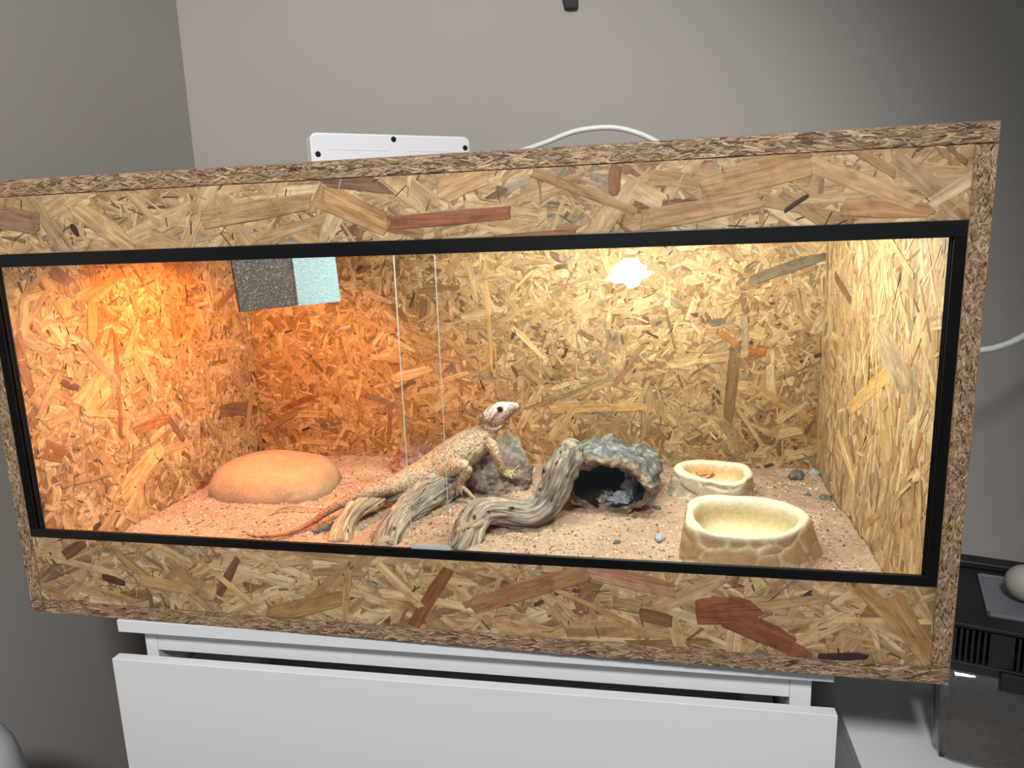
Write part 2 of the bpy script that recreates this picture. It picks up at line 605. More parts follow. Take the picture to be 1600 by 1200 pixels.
# ------------------------------------------------------------------ the vivarium
viv = thing('vivarium', 'large wooden particle board reptile vivarium with black framed sliding glass front', 'vivarium', (0, 0, 0))
X0, X1 = T, W - T
top_b = link('top_board', box('top_board', 0, W, 0, D + T, H - T, H, 0.0012), M['edge'], viv)
bot_b = link('bottom_board', box('bottom_board', 0, W, 0, D + T, 0, T, 0.0012), M['edge'], viv)
side_l = link('side_board', box('side_board', 0, T - 0.0002, 0, D + T, T + 0.0003, H - T - 0.0003, 0.001), M['board'], viv)
side_r = link('side_board', box('side_board', W - T + 0.0002, W, 0, D + T, T + 0.0003, H - T - 0.0003, 0.001), M['board'], viv)
back_b = link('back_board', box('back_board', X0, X1, D, D + T, T + 0.0003, H - T - 0.0003), M['board'], viv)
fas_t = link('top_fascia', box('top_fascia', X0, X1, 0.0006, T, F1, H - T - 0.0006), M['board'], viv)
fas_b = link('bottom_fascia', box('bottom_fascia', X0, X1, 0.0006, T, T + 0.0006, F0), M['board'], viv)

U, Vz = (1, 0, 0), (0, 0, 1)
front = lambda x0, x1, z0, z1, y=0.0: Face((x0, y, z0), U, Vz, (0, -1, 0), x1 - x0, z1 - z0)
FASCIA = [dict(n=620, L=(0.03, 0.09), w=(0.006, 0.022), spread=0.9, mix=ALLMIX),
          dict(n=150, L=(0.06, 0.15), w=(0.010, 0.026), spread=0.55, mix=ALLMIX),
          dict(n=420, L=(0.012, 0.05), w=(0.002, 0.008), spread=1.2, mix=CHIPMIX),
          dict(n=60, L=(0.05, 0.13), w=(0.010, 0.024), spread=0.5, mix=[(PALE, 0.5), (MID, 0.4), (BROWN, 0.1)]),
          dict(n=220, L=(0.005, 0.022), w=(0.0007, 0.0022), spread=1.0, mix=[(DARK, 0.35), (PALE, 0.40), (BROWN, 0.25)])]
RED, REDB, PINK = (150, 92, 62), (138, 84, 62), (176, 128, 104)
clad(fas_t, front(X0, X1, F1, H - T, 0.0006), 11, FASCIA, 110, [
    ((0.5802, 0.0000, 0.5263), (0.7196, 0.0000, 0.5299), 0.017, RED), ((0.8364, 0.0000, 0.5726), (0.8335, 0.0000, 0.5446), 0.014, (146, 98, 66)),
    ((0.7472, 0.0000, 0.5733), (0.8563, 0.0000, 0.5270), 0.011, (170, 136, 94)), ((1.0276, 0.0000, 0.5688), (1.1308, 0.0000, 0.5231), 0.018, (198, 164, 120)),
    ((0.1727, 0.0000, 0.5613), (0.2473, 0.0000, 0.5043), 0.026, (204, 170, 122)), ((0.3490, 0.0000, 0.5389), (0.4881, 0.0000, 0.5523), 0.024, (176, 146, 104)),
    ((0.4984, 0.0000, 0.5597), (0.5738, 0.0000, 0.5230), 0.030, (190, 150, 98)), ((1.0553, 0.0000, 0.5899), (1.1103, 0.0000, 0.5522), 0.010, (170, 134, 92)),
    ((0.9207, 0.0000, 0.5438), (1.0297, 0.0000, 0.5625), 0.024, (184, 146, 102)), ((1.0647, 0.0000, 0.5235), (1.1418, 0.0000, 0.5153), 0.020, (182, 140, 98)),
    ((0.8617, 0.0000, 0.5169), (0.9846, 0.0000, 0.5333), 0.022, (184, 150, 110)), ((0.0570, 0.0000, 0.5519), (0.1128, 0.0000, 0.5418), 0.030, (150, 118, 96)),
    ((0.1612, 0.0000, 0.5384), (0.1683, 0.0000, 0.5256), 0.008, (64, 36, 24)), ((1.0068, 0.0000, 0.5209), (1.0290, 0.0000, 0.5351), 0.005, (56, 42, 34)),
    ((0.7005, 0.0000, 0.5036), (0.7933, 0.0000, 0.5066), 0.010, (150, 100, 66)), ((0.6441, 0.0000, 0.5566), (0.6961, 0.0000, 0.5745), 0.028, (208, 172, 122))])
clad(fas_b, front(X0, X1, T, F0, 0.0006), 12, [dict(s, n=int(s['n'] * 1.3)) for s in FASCIA], 130, [
    ((0.5766, 0.0000, 0.0233), (0.6275, 0.0000, 0.1036), 0.018, (142, 92, 58)), ((0.6599, 0.0000, 0.0585), (0.7982, 0.0000, 0.1099), 0.024, (162, 118, 84)),
    ((0.8058, 0.0000, 0.1120), (0.9047, 0.0000, 0.0948), 0.022, (182, 138, 112)), ((0.9225, 0.0000, 0.0693), (0.9922, 0.0000, 0.0769), 0.034, (140, 84, 58)),
    ((0.9571, 0.0000, 0.0678), (1.0356, 0.0000, 0.0338), 0.030, (134, 80, 56)), ((0.9930, 0.0000, 0.0504), (1.0555, 0.0000, 0.0194), 0.018, (138, 84, 58)),
    ((1.0650, 0.0000, 0.0235), (1.1142, 0.0000, 0.0278), 0.010, (58, 38, 28)), ((1.1327, 0.0000, 0.1040), (1.1801, 0.0000, 0.0266), 0.026, (178, 138, 92)),
    ((1.1027, 0.0000, 0.1135), (1.1486, 0.0000, 0.0590), 0.018, (186, 146, 96)), ((0.1266, 0.0000, 0.0636), (0.1608, 0.0000, 0.0543), 0.012, (84, 50, 40)),
    ((0.0693, 0.0000, 0.0908), (0.1037, 0.0000, 0.1098), 0.016, (122, 86, 60)), ((0.3025, 0.0000, 0.0469), (0.3396, 0.0000, 0.1025), 0.013, (122, 88, 66)),
    ((0.2976, 0.0000, 0.0836), (0.3535, 0.0000, 0.0365), 0.009, (206, 172, 124)), ((0.4953, 0.0000, 0.0956), (0.4831, 0.0000, 0.0232), 0.011, (178, 144, 98)),
    ((0.3755, 0.0000, 0.0242), (0.4875, 0.0000, 0.0551), 0.026, (166, 130, 86)), ((0.1873, 0.0000, 0.0627), (0.2646, 0.0000, 0.0517), 0.018, (186, 152, 104)),
    ((0.5352, 0.0000, 0.1067), (0.5910, 0.0000, 0.0492), 0.012, (210, 178, 130)), ((1.0750, 0.0000, 0.0704), (1.1766, 0.0000, 0.0752), 0.008, (212, 180, 130)),
    ((0.8621, 0.0000, 0.0624), (0.8992, 0.0000, 0.0553), 0.018, (128, 92, 62)), ((0.7243, 0.0000, 0.1012), (0.8696, 0.0000, 0.0405), 0.007, (184, 146, 98))])
EDGE = [dict(n=3000, L=(0.006, 0.020), w=(0.0008, 0.0026), spread=0.25, rag=0.6, h=0.0007,
             mix=[([(182, 156, 128), (170, 142, 112), (196, 170, 138)], 0.50), ([(152, 124, 98), (138, 110, 86)], 0.36), (DARK, 0.14)])]
clad(top_b, front(0.001, W - 0.001, H - T + 0.001, H - 0.001), 21, EDGE)
clad(bot_b, front(0.001, W - 0.001, 0.001, T - 0.001), 22, EDGE)
VEDGE = [dict(n=2400, L=(0.002, 0.008), w=(0.0008, 0.0022), spread=0.5, ang=math.pi / 2, rag=0.6, h=0.0006,
              mix=[([(184, 158, 130), (172, 146, 118), (198, 174, 144)], 0.66), ([(152, 124, 98), (138, 110, 86)], 0.22), (DARK, 0.12)])]
clad(side_l, front(0.001, T - 0.001, T + 0.001, H - T - 0.001), 23, VEDGE)
clad(side_r, front(W - T + 0.001, W - 0.001, T + 0.001, H - T - 0.001), 24, VEDGE)

ZB, ZT = T, H - T
WALLS = [dict(n=520, L=(0.05, 0.12), w=(0.012, 0.03), spread=1.2, mix=ALLMIX, h=0.001),
         dict(n=1100, L=(0.025, 0.07), w=(0.005, 0.016), spread=1.4, mix=ALLMIX, h=0.0012),
         dict(n=2400, L=(0.008, 0.03), w=(0.0025, 0.009), spread=1.6, mix=CHIPMIX, h=0.0012, tilt=0.02),
         dict(n=110, L=(0.04, 0.10), w=(0.008, 0.022), spread=1.1, mix=[(PALE, 0.45), (MID, 0.42), (BROWN, 0.08), (GREY, 0.05)], h=0.0013),
         dict(n=1100, L=(0.003, 0.012), w=(0.0007, 0.0024), spread=1.6, mix=[(DARK, 0.38), (PALE, 0.36), (BROWN, 0.26)], h=0.0014, tilt=0.03)]
clad(back_b, Face((X0, D, ZB), U, Vz, (0, -1, 0), X1 - X0, ZT - ZB), 31, WALLS, 120, [
    ((1.0263, 0.6060, 0.2932), (1.0158, 0.6060, 0.1498), 0.022, (132, 104, 70)), ((1.0482, 0.6060, 0.4162), (1.1774, 0.6060, 0.4556), 0.020, (128, 116, 96)),
    ((0.9966, 0.6060, 0.3202), (1.0263, 0.6060, 0.2957), 0.014, (172, 116, 66)), ((1.0381, 0.6060, 0.2871), (1.0843, 0.6060, 0.2808), 0.022, (176, 112, 66)),
    ((0.9788, 0.6060, 0.3362), (1.0043, 0.6060, 0.3396), 0.014, (116, 108, 98)), ((0.4061, 0.6060, 0.4079), (0.4939, 0.6060, 0.4151), 0.012, (150, 116, 80)),
    ((0.5470, 0.6060, 0.4241), (0.5507, 0.6060, 0.2563), 0.010, (206, 168, 112)), ((0.8956, 0.6060, 0.3678), (0.9143, 0.6060, 0.2876), 0.006, (150, 120, 84)),
    ((0.5958, 0.6060, 0.3342), (0.6588, 0.6060, 0.2693), 0.012, (222, 194, 140)), ((0.6692, 0.6060, 0.1644), (0.8602, 0.6060, 0.1733), 0.016, (206, 170, 112)),
    ((0.0892, 0.6060, 0.2912), (0.1485, 0.6060, 0.2115), 0.016, (190, 150, 112)), ((0.0751, 0.6060, 0.1568), (0.1536, 0.6060, 0.1862), 0.014, (150, 96, 62)),
    ((0.7980, 0.6060, 0.2308), (0.6166, 0.6060, 0.1637), 0.009, (156, 134, 98)), ((1.0752, 0.6060, 0.2071), (1.1695, 0.6060, 0.1459), 0.020, (186, 148, 96))])
clad(side_l, Face((T, 0.02, ZB), (0, 1, 0), Vz, (1, 0, 0), D - 0.02, ZT - ZB), 32, [dict(s, n=int(s['n'] * 0.6)) for s in WALLS], 80, [
    ((0.0210, 0.2119, 0.3771), (0.0210, 0.1913, 0.2114), 0.010, (150, 110, 76)), ((0.0210, 0.4679, 0.1888), (0.0210, 0.5938, 0.1590), 0.030, (120, 96, 68)),
    ((0.0210, 0.1239, 0.2703), (0.0210, 0.1933, 0.3173), 0.050, (214, 174, 122)), ((0.0210, 0.0397, 0.2341), (0.0210, 0.0733, 0.2124), 0.030, (150, 100, 66)),
    ((0.0210, 0.1761, 0.1179), (0.0210, 0.2795, 0.1638), 0.036, (220, 184, 130)), ((0.0210, 0.2242, 0.2113), (0.0210, 0.3196, 0.2097), 0.020, (168, 116, 72)),
    ((0.0210, 0.0830, 0.4848), (0.0210, 0.1206, 0.4127), 0.020, (206, 160, 110)), ((0.0210, 0.1441, 0.4392), (0.0210, 0.2439, 0.4677), 0.014, (196, 150, 100))])
clad(side_r, Face((W - T, 0.02, ZB), (0, 1, 0), Vz, (-1, 0, 0), D - 0.02, ZT - ZB), 33,
     [dict(n=520, L=(0.06, 0.13), w=(0.012, 0.03), spread=0.6, ang=math.pi / 2, mix=ALLMIX, h=0.001),
      dict(n=520, L=(0.03, 0.09), w=(0.004, 0.014), spread=0.6, ang=math.pi / 2, mix=[(PALE, 0.5), (MID, 0.38), (BROWN, 0.08), (GREY, 0.04)], h=0.001),
      dict(n=260, L=(0.01, 0.05), w=(0.002, 0.006), spread=0.8, ang=math.pi / 2, mix=[(PALE, 0.62), (MID, 0.22), (BROWN, 0.13), (DARK, 0.03)], h=0.001)], 90, [
    ((1.1790, 0.2665, 0.3599), (1.1790, 0.1446, 0.3125), 0.050, (176, 156, 128)), ((1.1790, 0.5334, 0.4249), (1.1790, 0.4197, 0.3908), 0.016, (126, 88, 60)),
    ((1.1790, 0.2463, 0.4877), (1.1790, 0.1433, 0.4431), 0.010, (200, 160, 116)), ((1.1790, 0.1103, 0.4857), (1.1790, 0.0637, 0.4141), 0.008, (206, 176, 146)),
    ((1.1790, 0.2685, 0.3284), (1.1790, 0.2186, 0.2094), 0.007, (214, 186, 128)), ((1.1790, 0.3824, 0.2239), (1.1790, 0.1852, 0.3293), 0.026, (200, 162, 104)),
    ((1.1790, 0.1103, 0.2090), (1.1790, 0.0788, 0.2656), 0.012, (168, 124, 74)), ((1.1790, 0.4530, 0.1686), (1.1790, 0.3397, 0.1177), 0.016, (226, 198, 138))])
# bluish white patch standing in for the light bar's highlight on the back wall
glint_nt = NT('painted_led_highlight')
glint_m = glint_nt.principled(Base_Color=lin((206, 220, 246)), Roughness=0.3, Normal=glint_nt.bump(glint_nt.noise(glint_nt.pos(), 160, 4, 0.6), 0.6, 0.002))
glint_pts = [(0.7798, 0.6035, 0.4226), (0.7958, 0.6035, 0.4356), (0.7922, 0.6035, 0.4429), (0.8092, 0.6035, 0.4521), (0.8165, 0.6035, 0.4627), (0.8428, 0.6035, 0.4608), (0.8512, 0.6035, 0.4498), (0.8619, 0.6035, 0.4471), (0.8595, 0.6035, 0.4376), (0.8750, 0.6035, 0.4348), (0.8620, 0.6035, 0.4243), (0.8512, 0.6035, 0.4209), (0.8452, 0.6035, 0.4090), (0.8283, 0.6035, 0.4033), (0.8175, 0.6035, 0.4144), (0.8017, 0.6035, 0.4148)]
nf = len(glint_pts)
fo = part('led_highlight_patch', mesh_from('led_highlight_patch', glint_pts + [(x, y + 0.003, z) for x, y, z in glint_pts],
          [list(range(nf))] + [(i, i + nf, (i + 1) % nf + nf, (i + 1) % nf) for i in range(nf)]), glint_m, back_b)
fo['label'] = 'bluish white patch painted as the lamp highlight'

# black glazing frame: upper rail, lower double track, two uprights
RY0, RY1, RM0, RM1 = -0.0012, 0.0135, 0.0062, 0.0076
link('top_rail', join_boxes('top_rail', [(X0, X1, RY0, RY0 + 0.0025, F1 - 0.0165, F1, 0.0006), (X0, X1, RY0 + 0.0012, RY1, F1 - 0.004, F1 - 0.0002),
     (X0, X1, RM0, RM1, F1 - 0.0165, F1 - 0.001), (X0, X1, RY1 - 0.0015, RY1, F1 - 0.0165, F1 - 0.001)]), M['black'], viv)
link('bottom_rail', join_boxes('bottom_rail', [(X0, X1, RY0, RY0 + 0.0026, F0, F0 + 0.0118, 0.0006), (X0, X1, RY0 + 0.0012, RY1, F0 + 0.0002, F0 + 0.0022),
     (X0, X1, RM0, RM1, F0 + 0.001, F0 + 0.0098, 0.0004), (X0, X1, RY1 - 0.0016, RY1, F0 + 0.001, F0 + 0.0072, 0.0004)]), M['black'], viv)
for xa, xb, s in ((X0, X0 + 0.0118, 1), (X1 - 0.0118, X1, -1)):
    xo = xa if s > 0 else xb
    link('side_rail', join_boxes('side_rail', [(xa, xb, RY0 + 0.0002, RY0 + 0.0026, F0 + 0.0120, F1 - 0.0166, 0.0006),
         (min(xo, xo + s * 0.0085), max(xo, xo + s * 0.0085), RY0 + 0.001, RY1 - 0.0004, F0 + 0.0120, F1 - 0.0166),
         (xa, xb, RM0, RM1, F0 + 0.0120, F1 - 0.0166, 0.0004), (xa, xb, RY1 - 0.0016, RY1, F0 + 0.0074, F1 - 0.0166, 0.0004)]), M['black_matte'], viv)

def pane(x0, x1, y0, y1, z0, z1, edge_side):
    bm = box_data(x0, x1, y0, y1, z0, z1)
    for f in bm.faces:
        f.material_index = 1 if f.normal.x * edge_side > 0.9 else 0
    return bm_mesh(bm, 'sliding_glass_door')
for p_ in ((X0 + 0.0087, 0.6308, 0.0019, 0.0056, F0 + 0.0024, F1 - 0.0045, 1), (0.5792, X1 - 0.0087, 0.0080, 0.0116, F0 + 0.0024, F1 - 0.0045, -1)):
    g = link('sliding_glass_door', pane(*p_), [M['glass'], M['glass_edge']], viv)

link('added_overlap_strip', box('added_overlap_strip', 0.5795, 0.6306, 0.0057, 0.0061, F0 + 0.0026, F0 + 0.0145), M['overlap_pale'], viv)  # pale strip added for the whitish look where the panes overlap

# ------------------------------------------------------------------ lamps under the vivarium ceiling, behind the upper fascia
emit = NT('lamp_diffuser')
em = emit.n('Emission', ins={0: (1.0, 0.95, 0.86, 1), 1: 3.0})
emit.t.links.new(em.outputs[0], emit.out.inputs[0])
emo = NT('heat_bulb_glass')
em2 = emo.n('Emission', ins={0: (1.0, 0.36, 0.10, 1), 1: 6.0})
emo.t.links.new(em2.outputs[0], emo.out.inputs[0])
LX0, LX1, LY = 0.65, 1.00, 0.29
led = thing('light_bar', 'slim white light bar fixed under the vivarium ceiling behind the upper fascia', 'lamp', ((LX0 + LX1) / 2, LY, H - T))
part('housing', box('housing', LX0, LX1, LY - 0.018, LY + 0.018, 0.560, H - T - 0.0002, 0.003), M['white_plastic'], led)
part('diffuser', box('diffuser', LX0 + 0.01, LX1 - 0.01, LY - 0.013, LY + 0.013, 0.554, 0.5598, 0.002), emit.m, led)
for k in range(4):                                   # the bar shines to all sides below its housing
    ld = bpy.data.lights.new('light_bar_light', 'POINT')
    ld.energy = 3.2
    ld.color = (0.96, 1.0, 0.84)
    ld.shadow_soft_size = 0.02
    lo_ = bpy.data.objects.new('light_bar_light', ld)
    COL.objects.link(lo_)
    lo_.location = (LX0 + (LX1 - LX0) * (k + 0.5) / 4, LY, 0.530)
HX, HY = 0.215, 0.265
hl = thing('heat_lamp', 'orange glowing heat bulb in a ceramic socket under the vivarium ceiling', 'lamp', (HX, HY, H - T))
v, f, g = tube_geo([(HX, HY, H - T - 0.0002, 0.026), (HX, HY, 0.565, 0.026), (HX, HY, 0.552, 0.020), (HX, HY, 0.546, 0.018)], 12, 24, round_ends=False)
part('socket', mesh_from('socket', v, f, True), M['white_plastic'], hl)
v, f, g = tube_geo([(HX, HY, 0.5455, 0.012), (HX, HY, 0.536, 0.018), (HX, HY, 0.520, 0.030), (HX, HY, 0.505, 0.030), (HX, HY, 0.496, 0.020), (HX, HY, 0.493, 0.006)], 24, 24, round_ends=False)
part('bulb', mesh_from('bulb', v, f, True), emo.m, hl)
hd = bpy.data.lights.new('heat_lamp_light', 'SPOT')
hd.energy = 17.0
hd.color = (1.0, 0.34, 0.10)
hd.shadow_soft_size = 0.028
hd.spot_size = math.radians(171)
hd.spot_blend = 0.45
ho = bpy.data.objects.new('heat_lamp_light', hd)
COL.objects.link(ho)
ho.location = (HX, HY, 0.489)
ho.rotation_euler = (Vector((0.10, 0.29, 0.0)) - Vector((HX, HY, 0.48))).to_track_quat('-Z', 'Y').to_euler()

# hanging hammered reflector, dark and bright reflections put into the plate colours
def plate(name, pts, th):
    n = len(pts)
    a = [Vector(p) for p in pts]
    nr = (a[1] - a[0]).cross(a[2] - a[0]).normalized()
    if nr.y > 0:
        nr = -nr
    b = [p - nr * th for p in a]
    me = mesh_from(name, a + b, [list(range(n)), list(range(2 * n - 1, n - 1, -1))] + [(i, i + n, (i + 1) % n + n, (i + 1) % n) for i in range(n)])
    bm = bmesh.new(); bm.from_mesh(me)
    bmesh.ops.recalc_face_normals(bm, faces=bm.faces)
    bmesh.ops.bevel(bm, geom=list(bm.edges), offset=0.0008, segments=2, affect='EDGES')
    bm.to_mesh(me); bm.free()
    return me
refl = thing('lamp_reflector', 'hammered reflector panel hanging at the top left, dark and bright reflections coloured onto its two plates', 'reflector', (0.30, 0.29, 0.40))
def up_to(b, t, z):
    b, t = Vector(b), Vector(t)
    return tuple(b + (t - b) * ((z - b.z) / (t.z - b.z)))
d_bl, d_br = (0.2550, 0.2000, 0.4080), (0.2918, 0.3100, 0.4071)
p_bl, p_br = (0.2951, 0.3080, 0.4072), (0.3389, 0.3800, 0.4077)
part('dark_plate', plate('dark_plate', [up_to(d_bl, (0.2488, 0.2000, 0.4911), 0.5755), d_bl, d_br, up_to(d_br, (0.2894, 0.3100, 0.4870), 0.5755)], 0.003), M['metal_dark_refl'], refl)
part('pale_plate', plate('pale_plate', [up_to(p_bl, (0.2916, 0.3080, 0.4870), 0.5755), p_bl, p_br, up_to(p_br, (0.3348, 0.3800, 0.4849), 0.5755)], 0.003), M['metal_bright_refl'], refl)

# ------------------------------------------------------------------ sand
def sand_z(x, y):
    z = SAND + 0.0060 * noise.noise((x * 7.0, y * 7.0, 3.1)) + 0.0042 * noise.noise((x * 20, y * 20, 7.7)) + 0.0022 * noise.noise((x * 48, y * 48, 4.7))
    for cx, cy, r, h in ((0.55, 0.25, 0.09, 0.010), (0.66, 0.21, 0.05, -0.004), (0.82, 0.30, 0.10, -0.003), (1.14, 0.30, 0.06, 0.004), (0.30, 0.50, 0.12, 0.006)):
        d = ((x - cx) ** 2 + (y - cy) ** 2) / (r * r)
        z += h * math.exp(-d)
    return z

def make_sand():
    nx, ny = 420, 212
    x0, x1, y0, y1 = X0 + 0.0025, X1 - 0.0025, T + 0.007, D - 0.0025
    V, F_ = [], []
    for j in range(ny):
        for i in range(nx):
            x = x0 + (x1 - x0) * i / (nx - 1)
            y = y0 + (y1 - y0) * j / (ny - 1)
            V.append((x, y, sand_z(x, y) + 0.0022 * noise.noise((x * 85, y * 85, 1.3)) + 0.0013 * noise.noise((x * 190, y * 190, 5.3))))
    for j in range(ny - 1):
        for i in range(nx - 1):
            a = j * nx + i
            F_.append((a, a + 1, a + nx + 1, a + nx))
    n0 = len(V)
    ring = [i for i in range(nx)] + [j * nx + nx - 1 for j in range(1, ny)] + [(ny - 1) * nx + i for i in range(nx - 2, -1, -1)] + [j * nx for j in range(ny - 2, 0, -1)]
    for k in ring:
        V.append((V[k][0], V[k][1], T + 0.0002))
    m = len(ring)
    for k in range(m):
        F_.append((ring[k], n0 + k, n0 + (k + 1) % m, ring[(k + 1) % m]))
    F_.append([n0 + k for k in range(m)][::-1])
    return mesh_from('sand_bed', V, F_, True)
sand_bed = solo('sand_bed', make_sand(), M['sand'], (0.6, 0.3, T), 'bed of pinkish tan sand covering the vivarium floor', 'sand', kind='stuff')

def grit(n, seed, s0, s1):
    rng = random.Random(seed)
    V, F_, Cc = [], [], []
    pal = [(116, 94, 80), (98, 80, 70), (160, 130, 108), (206, 186, 166), (222, 210, 196), (136, 110, 94), (182, 154, 132), (172, 142, 120), (196, 170, 148)]
    base = [(1, 0, 0), (-1, 0, 0), (0, 1, 0), (0, -1, 0), (0, 0, 1), (0, 0, -1)]
    fc = [(0, 2, 4), (2, 1, 4), (1, 3, 4), (3, 0, 4), (2, 0, 5), (1, 2, 5), (3, 1, 5), (0, 3, 5)]
    for _ in range(n):
        x, y = rng.uniform(X0 + 0.01, X1 - 0.01), rng.uniform(0.09, D - 0.01)
        s = s0 + (s1 - s0) * rng.random() ** 3
        if noise.noise((x * 9, y * 9, 2.2)) + rng.uniform(-0.5, 0.5) < -0.2:
            continue
        a = rng.uniform(0, 6.28)
        ca, sa = math.cos(a), math.sin(a)
        z = sand_z(x, y)
        col = (*lin(rng.choice(pal)), 1)
        b = len(V)
        for q in base:
            k = s * rng.uniform(0.7, 1.2)
            px, py, pz = q[0] * k * 1.3, q[1] * k, q[2] * k * 0.7
            V.append((x + px * ca - py * sa, y + px * sa + py * ca, z + s * 0.25 + pz))
            Cc.append(col)
        F_ += [tuple(b + i for i in t) for t in fc]
    return mesh_from('coarse_grit', V, F_, False, {'grit_col': ('FLOAT_COLOR', Cc)})
solo('coarse_grit', grit(26000, 5, 0.0006, 0.0026), M['grit'], (0.6, 0.3, SAND), 'scattered coarse dark and pale grit grains on the sand', 'grit', kind='stuff')

# ------------------------------------------------------------------ stones
def blob(name, c, r, seed, amp=0.25, freq=1.6, sub=4, pit=0.0, squash=None, rot=0.0, tilt=0.0, fine=0.0):
    bm = bmesh.new()
    bmesh.ops.create_icosphere(bm, subdivisions=sub, radius=1.0)
    R3 = Euler((tilt, 0, rot)).to_matrix()
    for v in bm.verts:
        d = v.co.normalized()
        k = 1 + amp * fbm(d * freq + Vector((seed, seed * 1.7, -seed)), 4)
        if fine:
            k += fine * fbm(d * freq * 5 + Vector((-seed, seed, seed)), 4)
        if pit:
            q = noise.voronoi(d * 5.5 + Vector((seed, 0, seed)))[0][0]
            k -= pit * max(0, 0.42 - q)
        p = d * k
        p = Vector((p.x * r[0], p.y * r[1], p.z * r[2]))
        if squash is not None and p.z < -squash:
            p.z = -squash + (p.z + squash) * 0.15
        v.co = R3 @ p + Vector(c)
    return bm_mesh(bm, name, True)

# basking stone: broad, smooth, flat topped, split by fine cracks on its front
def basking():
    cx, cy, rx, ry = 0.1665, 0.402, 0.1165, 0.098
    N, K = 120, 34
    V, F_ = [], []
    prof = [(1.00, 0.0), (1.015, 0.006), (1.02, 0.014), (1.005, 0.023), (0.975, 0.031), (0.925, 0.040), (0.85, 0.048), (0.72, 0.0555), (0.55, 0.060), (0.36, 0.0625), (0.18, 0.0635), (0.06, 0.064)]
    prof = catmull(prof, K)
    for i, (s, h) in enumerate(prof):
        for j in range(N):
            a = 2 * math.pi * j / N
            e = 2.5
            ca, sa = math.cos(a), math.sin(a)
            sup = (abs(ca) ** e + abs(sa) ** e) ** (-1 / e)
            k = sup * (1 + 0.035 * noise.noise((ca * 1.3, sa * 1.3, 4.0)) * 1.5)
            x, y = cx + rx * s * k * ca, cy + ry * s * k * sa
            hz = h * (1 + 0.06 * ca * -1 + 0.05 * noise.noise((ca * s * 2, sa * s * 2, 9.0)))
            w = max(0, min(1, h / 0.03)) * (1 - max(0, (h - 0.045) / 0.02))
            d = 0.0018 * fbm(Vector((x * 24, y * 24, h * 30)), 3) * (0.15 + w)
            for (ang, wid, dep, sk) in ((-0.92, 0.018, 0.0030, 8.0), (-1.12, 0.014, 0.0022, -10.0), (-2.2, 0.02, 0.0012, 6.0)):
                q = abs(((a - ang - (h - 0.02) * sk + math.pi) % (2 * math.pi)) - math.pi)
                if q < wid * 2 and 0.006 < h < 0.05:
                    d -= dep * (1 - q / (wid * 2))
            V.append((x + ca * d, y + sa * d, SAND - 0.006 + hz + d * 0.5))
    for i in range(K - 1):
        for j in range(N):
            j2 = (j + 1) % N
            F_.append((i * N + j, i * N + j2, (i + 1) * N + j2, (i + 1) * N + j))
    F_.append([(K - 1) * N + j for j in range(N)])
    F_.append([j for j in range(N)][::-1])
    return mesh_from('basking_stone', V, F_, True)
solo('basking_stone', basking(), M['basking'], (0.1665, 0.402, SAND - 0.005), 'broad smooth flat topped basking stone glowing orange at left', 'stone')

solo('lava_rock', blob('lava_rock', (0.5849, 0.4450, 0.0709), (0.068, 0.058, 0.050), 2.7, 0.34, 1.4, 5, 0.22, 0.036, 0.4, 0, 0.10), M['lava'], (0.5960, 0.4074, 0.0500),
     'rough pitted grey brown rock under the lizard\'s front foot', 'rock')
solo('lava_rock', blob('lava_rock', (0.6052, 0.4750, 0.0980), (0.040, 0.036, 0.052), 5.3, 0.22, 1.3, 4, 0.10, None, 0.2, 0.15, 0.08), M['grey_rock'], (0.6076, 0.4976, 0.0500),
     'upright grey stone rising behind the rough brown rock beside the lizard', 'rock')
solo('lava_rock', blob('lava_rock', (0.4045, 0.5200, 0.0666), (0.046, 0.040, 0.040), 8.1, 0.32, 1.5, 5, 0.14, 0.03, 1.1, 0, 0.10), M['lava_red'], (0.4033, 0.4971, 0.0500),
     'reddish pitted rock behind the lizard\'s tail base', 'rock')
solo('lava_rock', blob('lava_rock', (0.4579, 0.5300, 0.0716), (0.040, 0.036, 0.038), 9.7, 0.28, 1.5, 4, 0.10, 0.03, 0.3, 0, 0.08), M['lava_red'], (0.4614, 0.5146, 0.0500),
     'pale reddish rock mostly hidden behind the lizard\'s back', 'rock')
small = [
    ('dark flat stone lying by the back wall near the right corner', (1.1355, 0.5552, 0.0580), (0.022, 0.013, 0.010), 1.1),
    ('small bluish grey stone in the back right corner', (1.1670, 0.5619, 0.0580), (0.010, 0.008, 0.008), 2.3),
    ('dark pebble at the foot of the right wooden wall', (1.1631, 0.4480, 0.0580), (0.011, 0.008, 0.006), 3.1),
    ('small dark pebble between the food bowl and the right wall', (1.1356, 0.4543, 0.0570), (0.006, 0.005, 0.004), 4.4),
    ('whitish round pebble left of the large bowl', (0.8858, 0.2383, 0.0570), (0.0095, 0.008, 0.006), 5.2),
    ('small dark pebble behind the whitish pebble near the bowls', (0.8809, 0.3626, 0.0570), (0.006, 0.005, 0.0045), 6.6),
    ('dark lump lying beside the lizard\'s tail on orange sand', (0.3558, 0.2089, 0.0580), (0.018, 0.009, 0.007), 7.2),
    ('small bluish pebble on the sand behind the curved branch', (0.6428, 0.5276, 0.0580), (0.007, 0.006, 0.006), 8.5),
    ('dark pebble in front of the hollow log opening', (0.8820, 0.3568, 0.0570), (0.0055, 0.005, 0.004), 9.1),
    ('small grey pebble in front of the hollow log', (0.8232, 0.2167, 0.0570), (0.006, 0.005, 0.004), 10.4),
    ('pale grey pebble under the arch of the curved branch', (0.7973, 0.2327, 0.0570), (0.005, 0.004, 0.0035), 11.2),
]
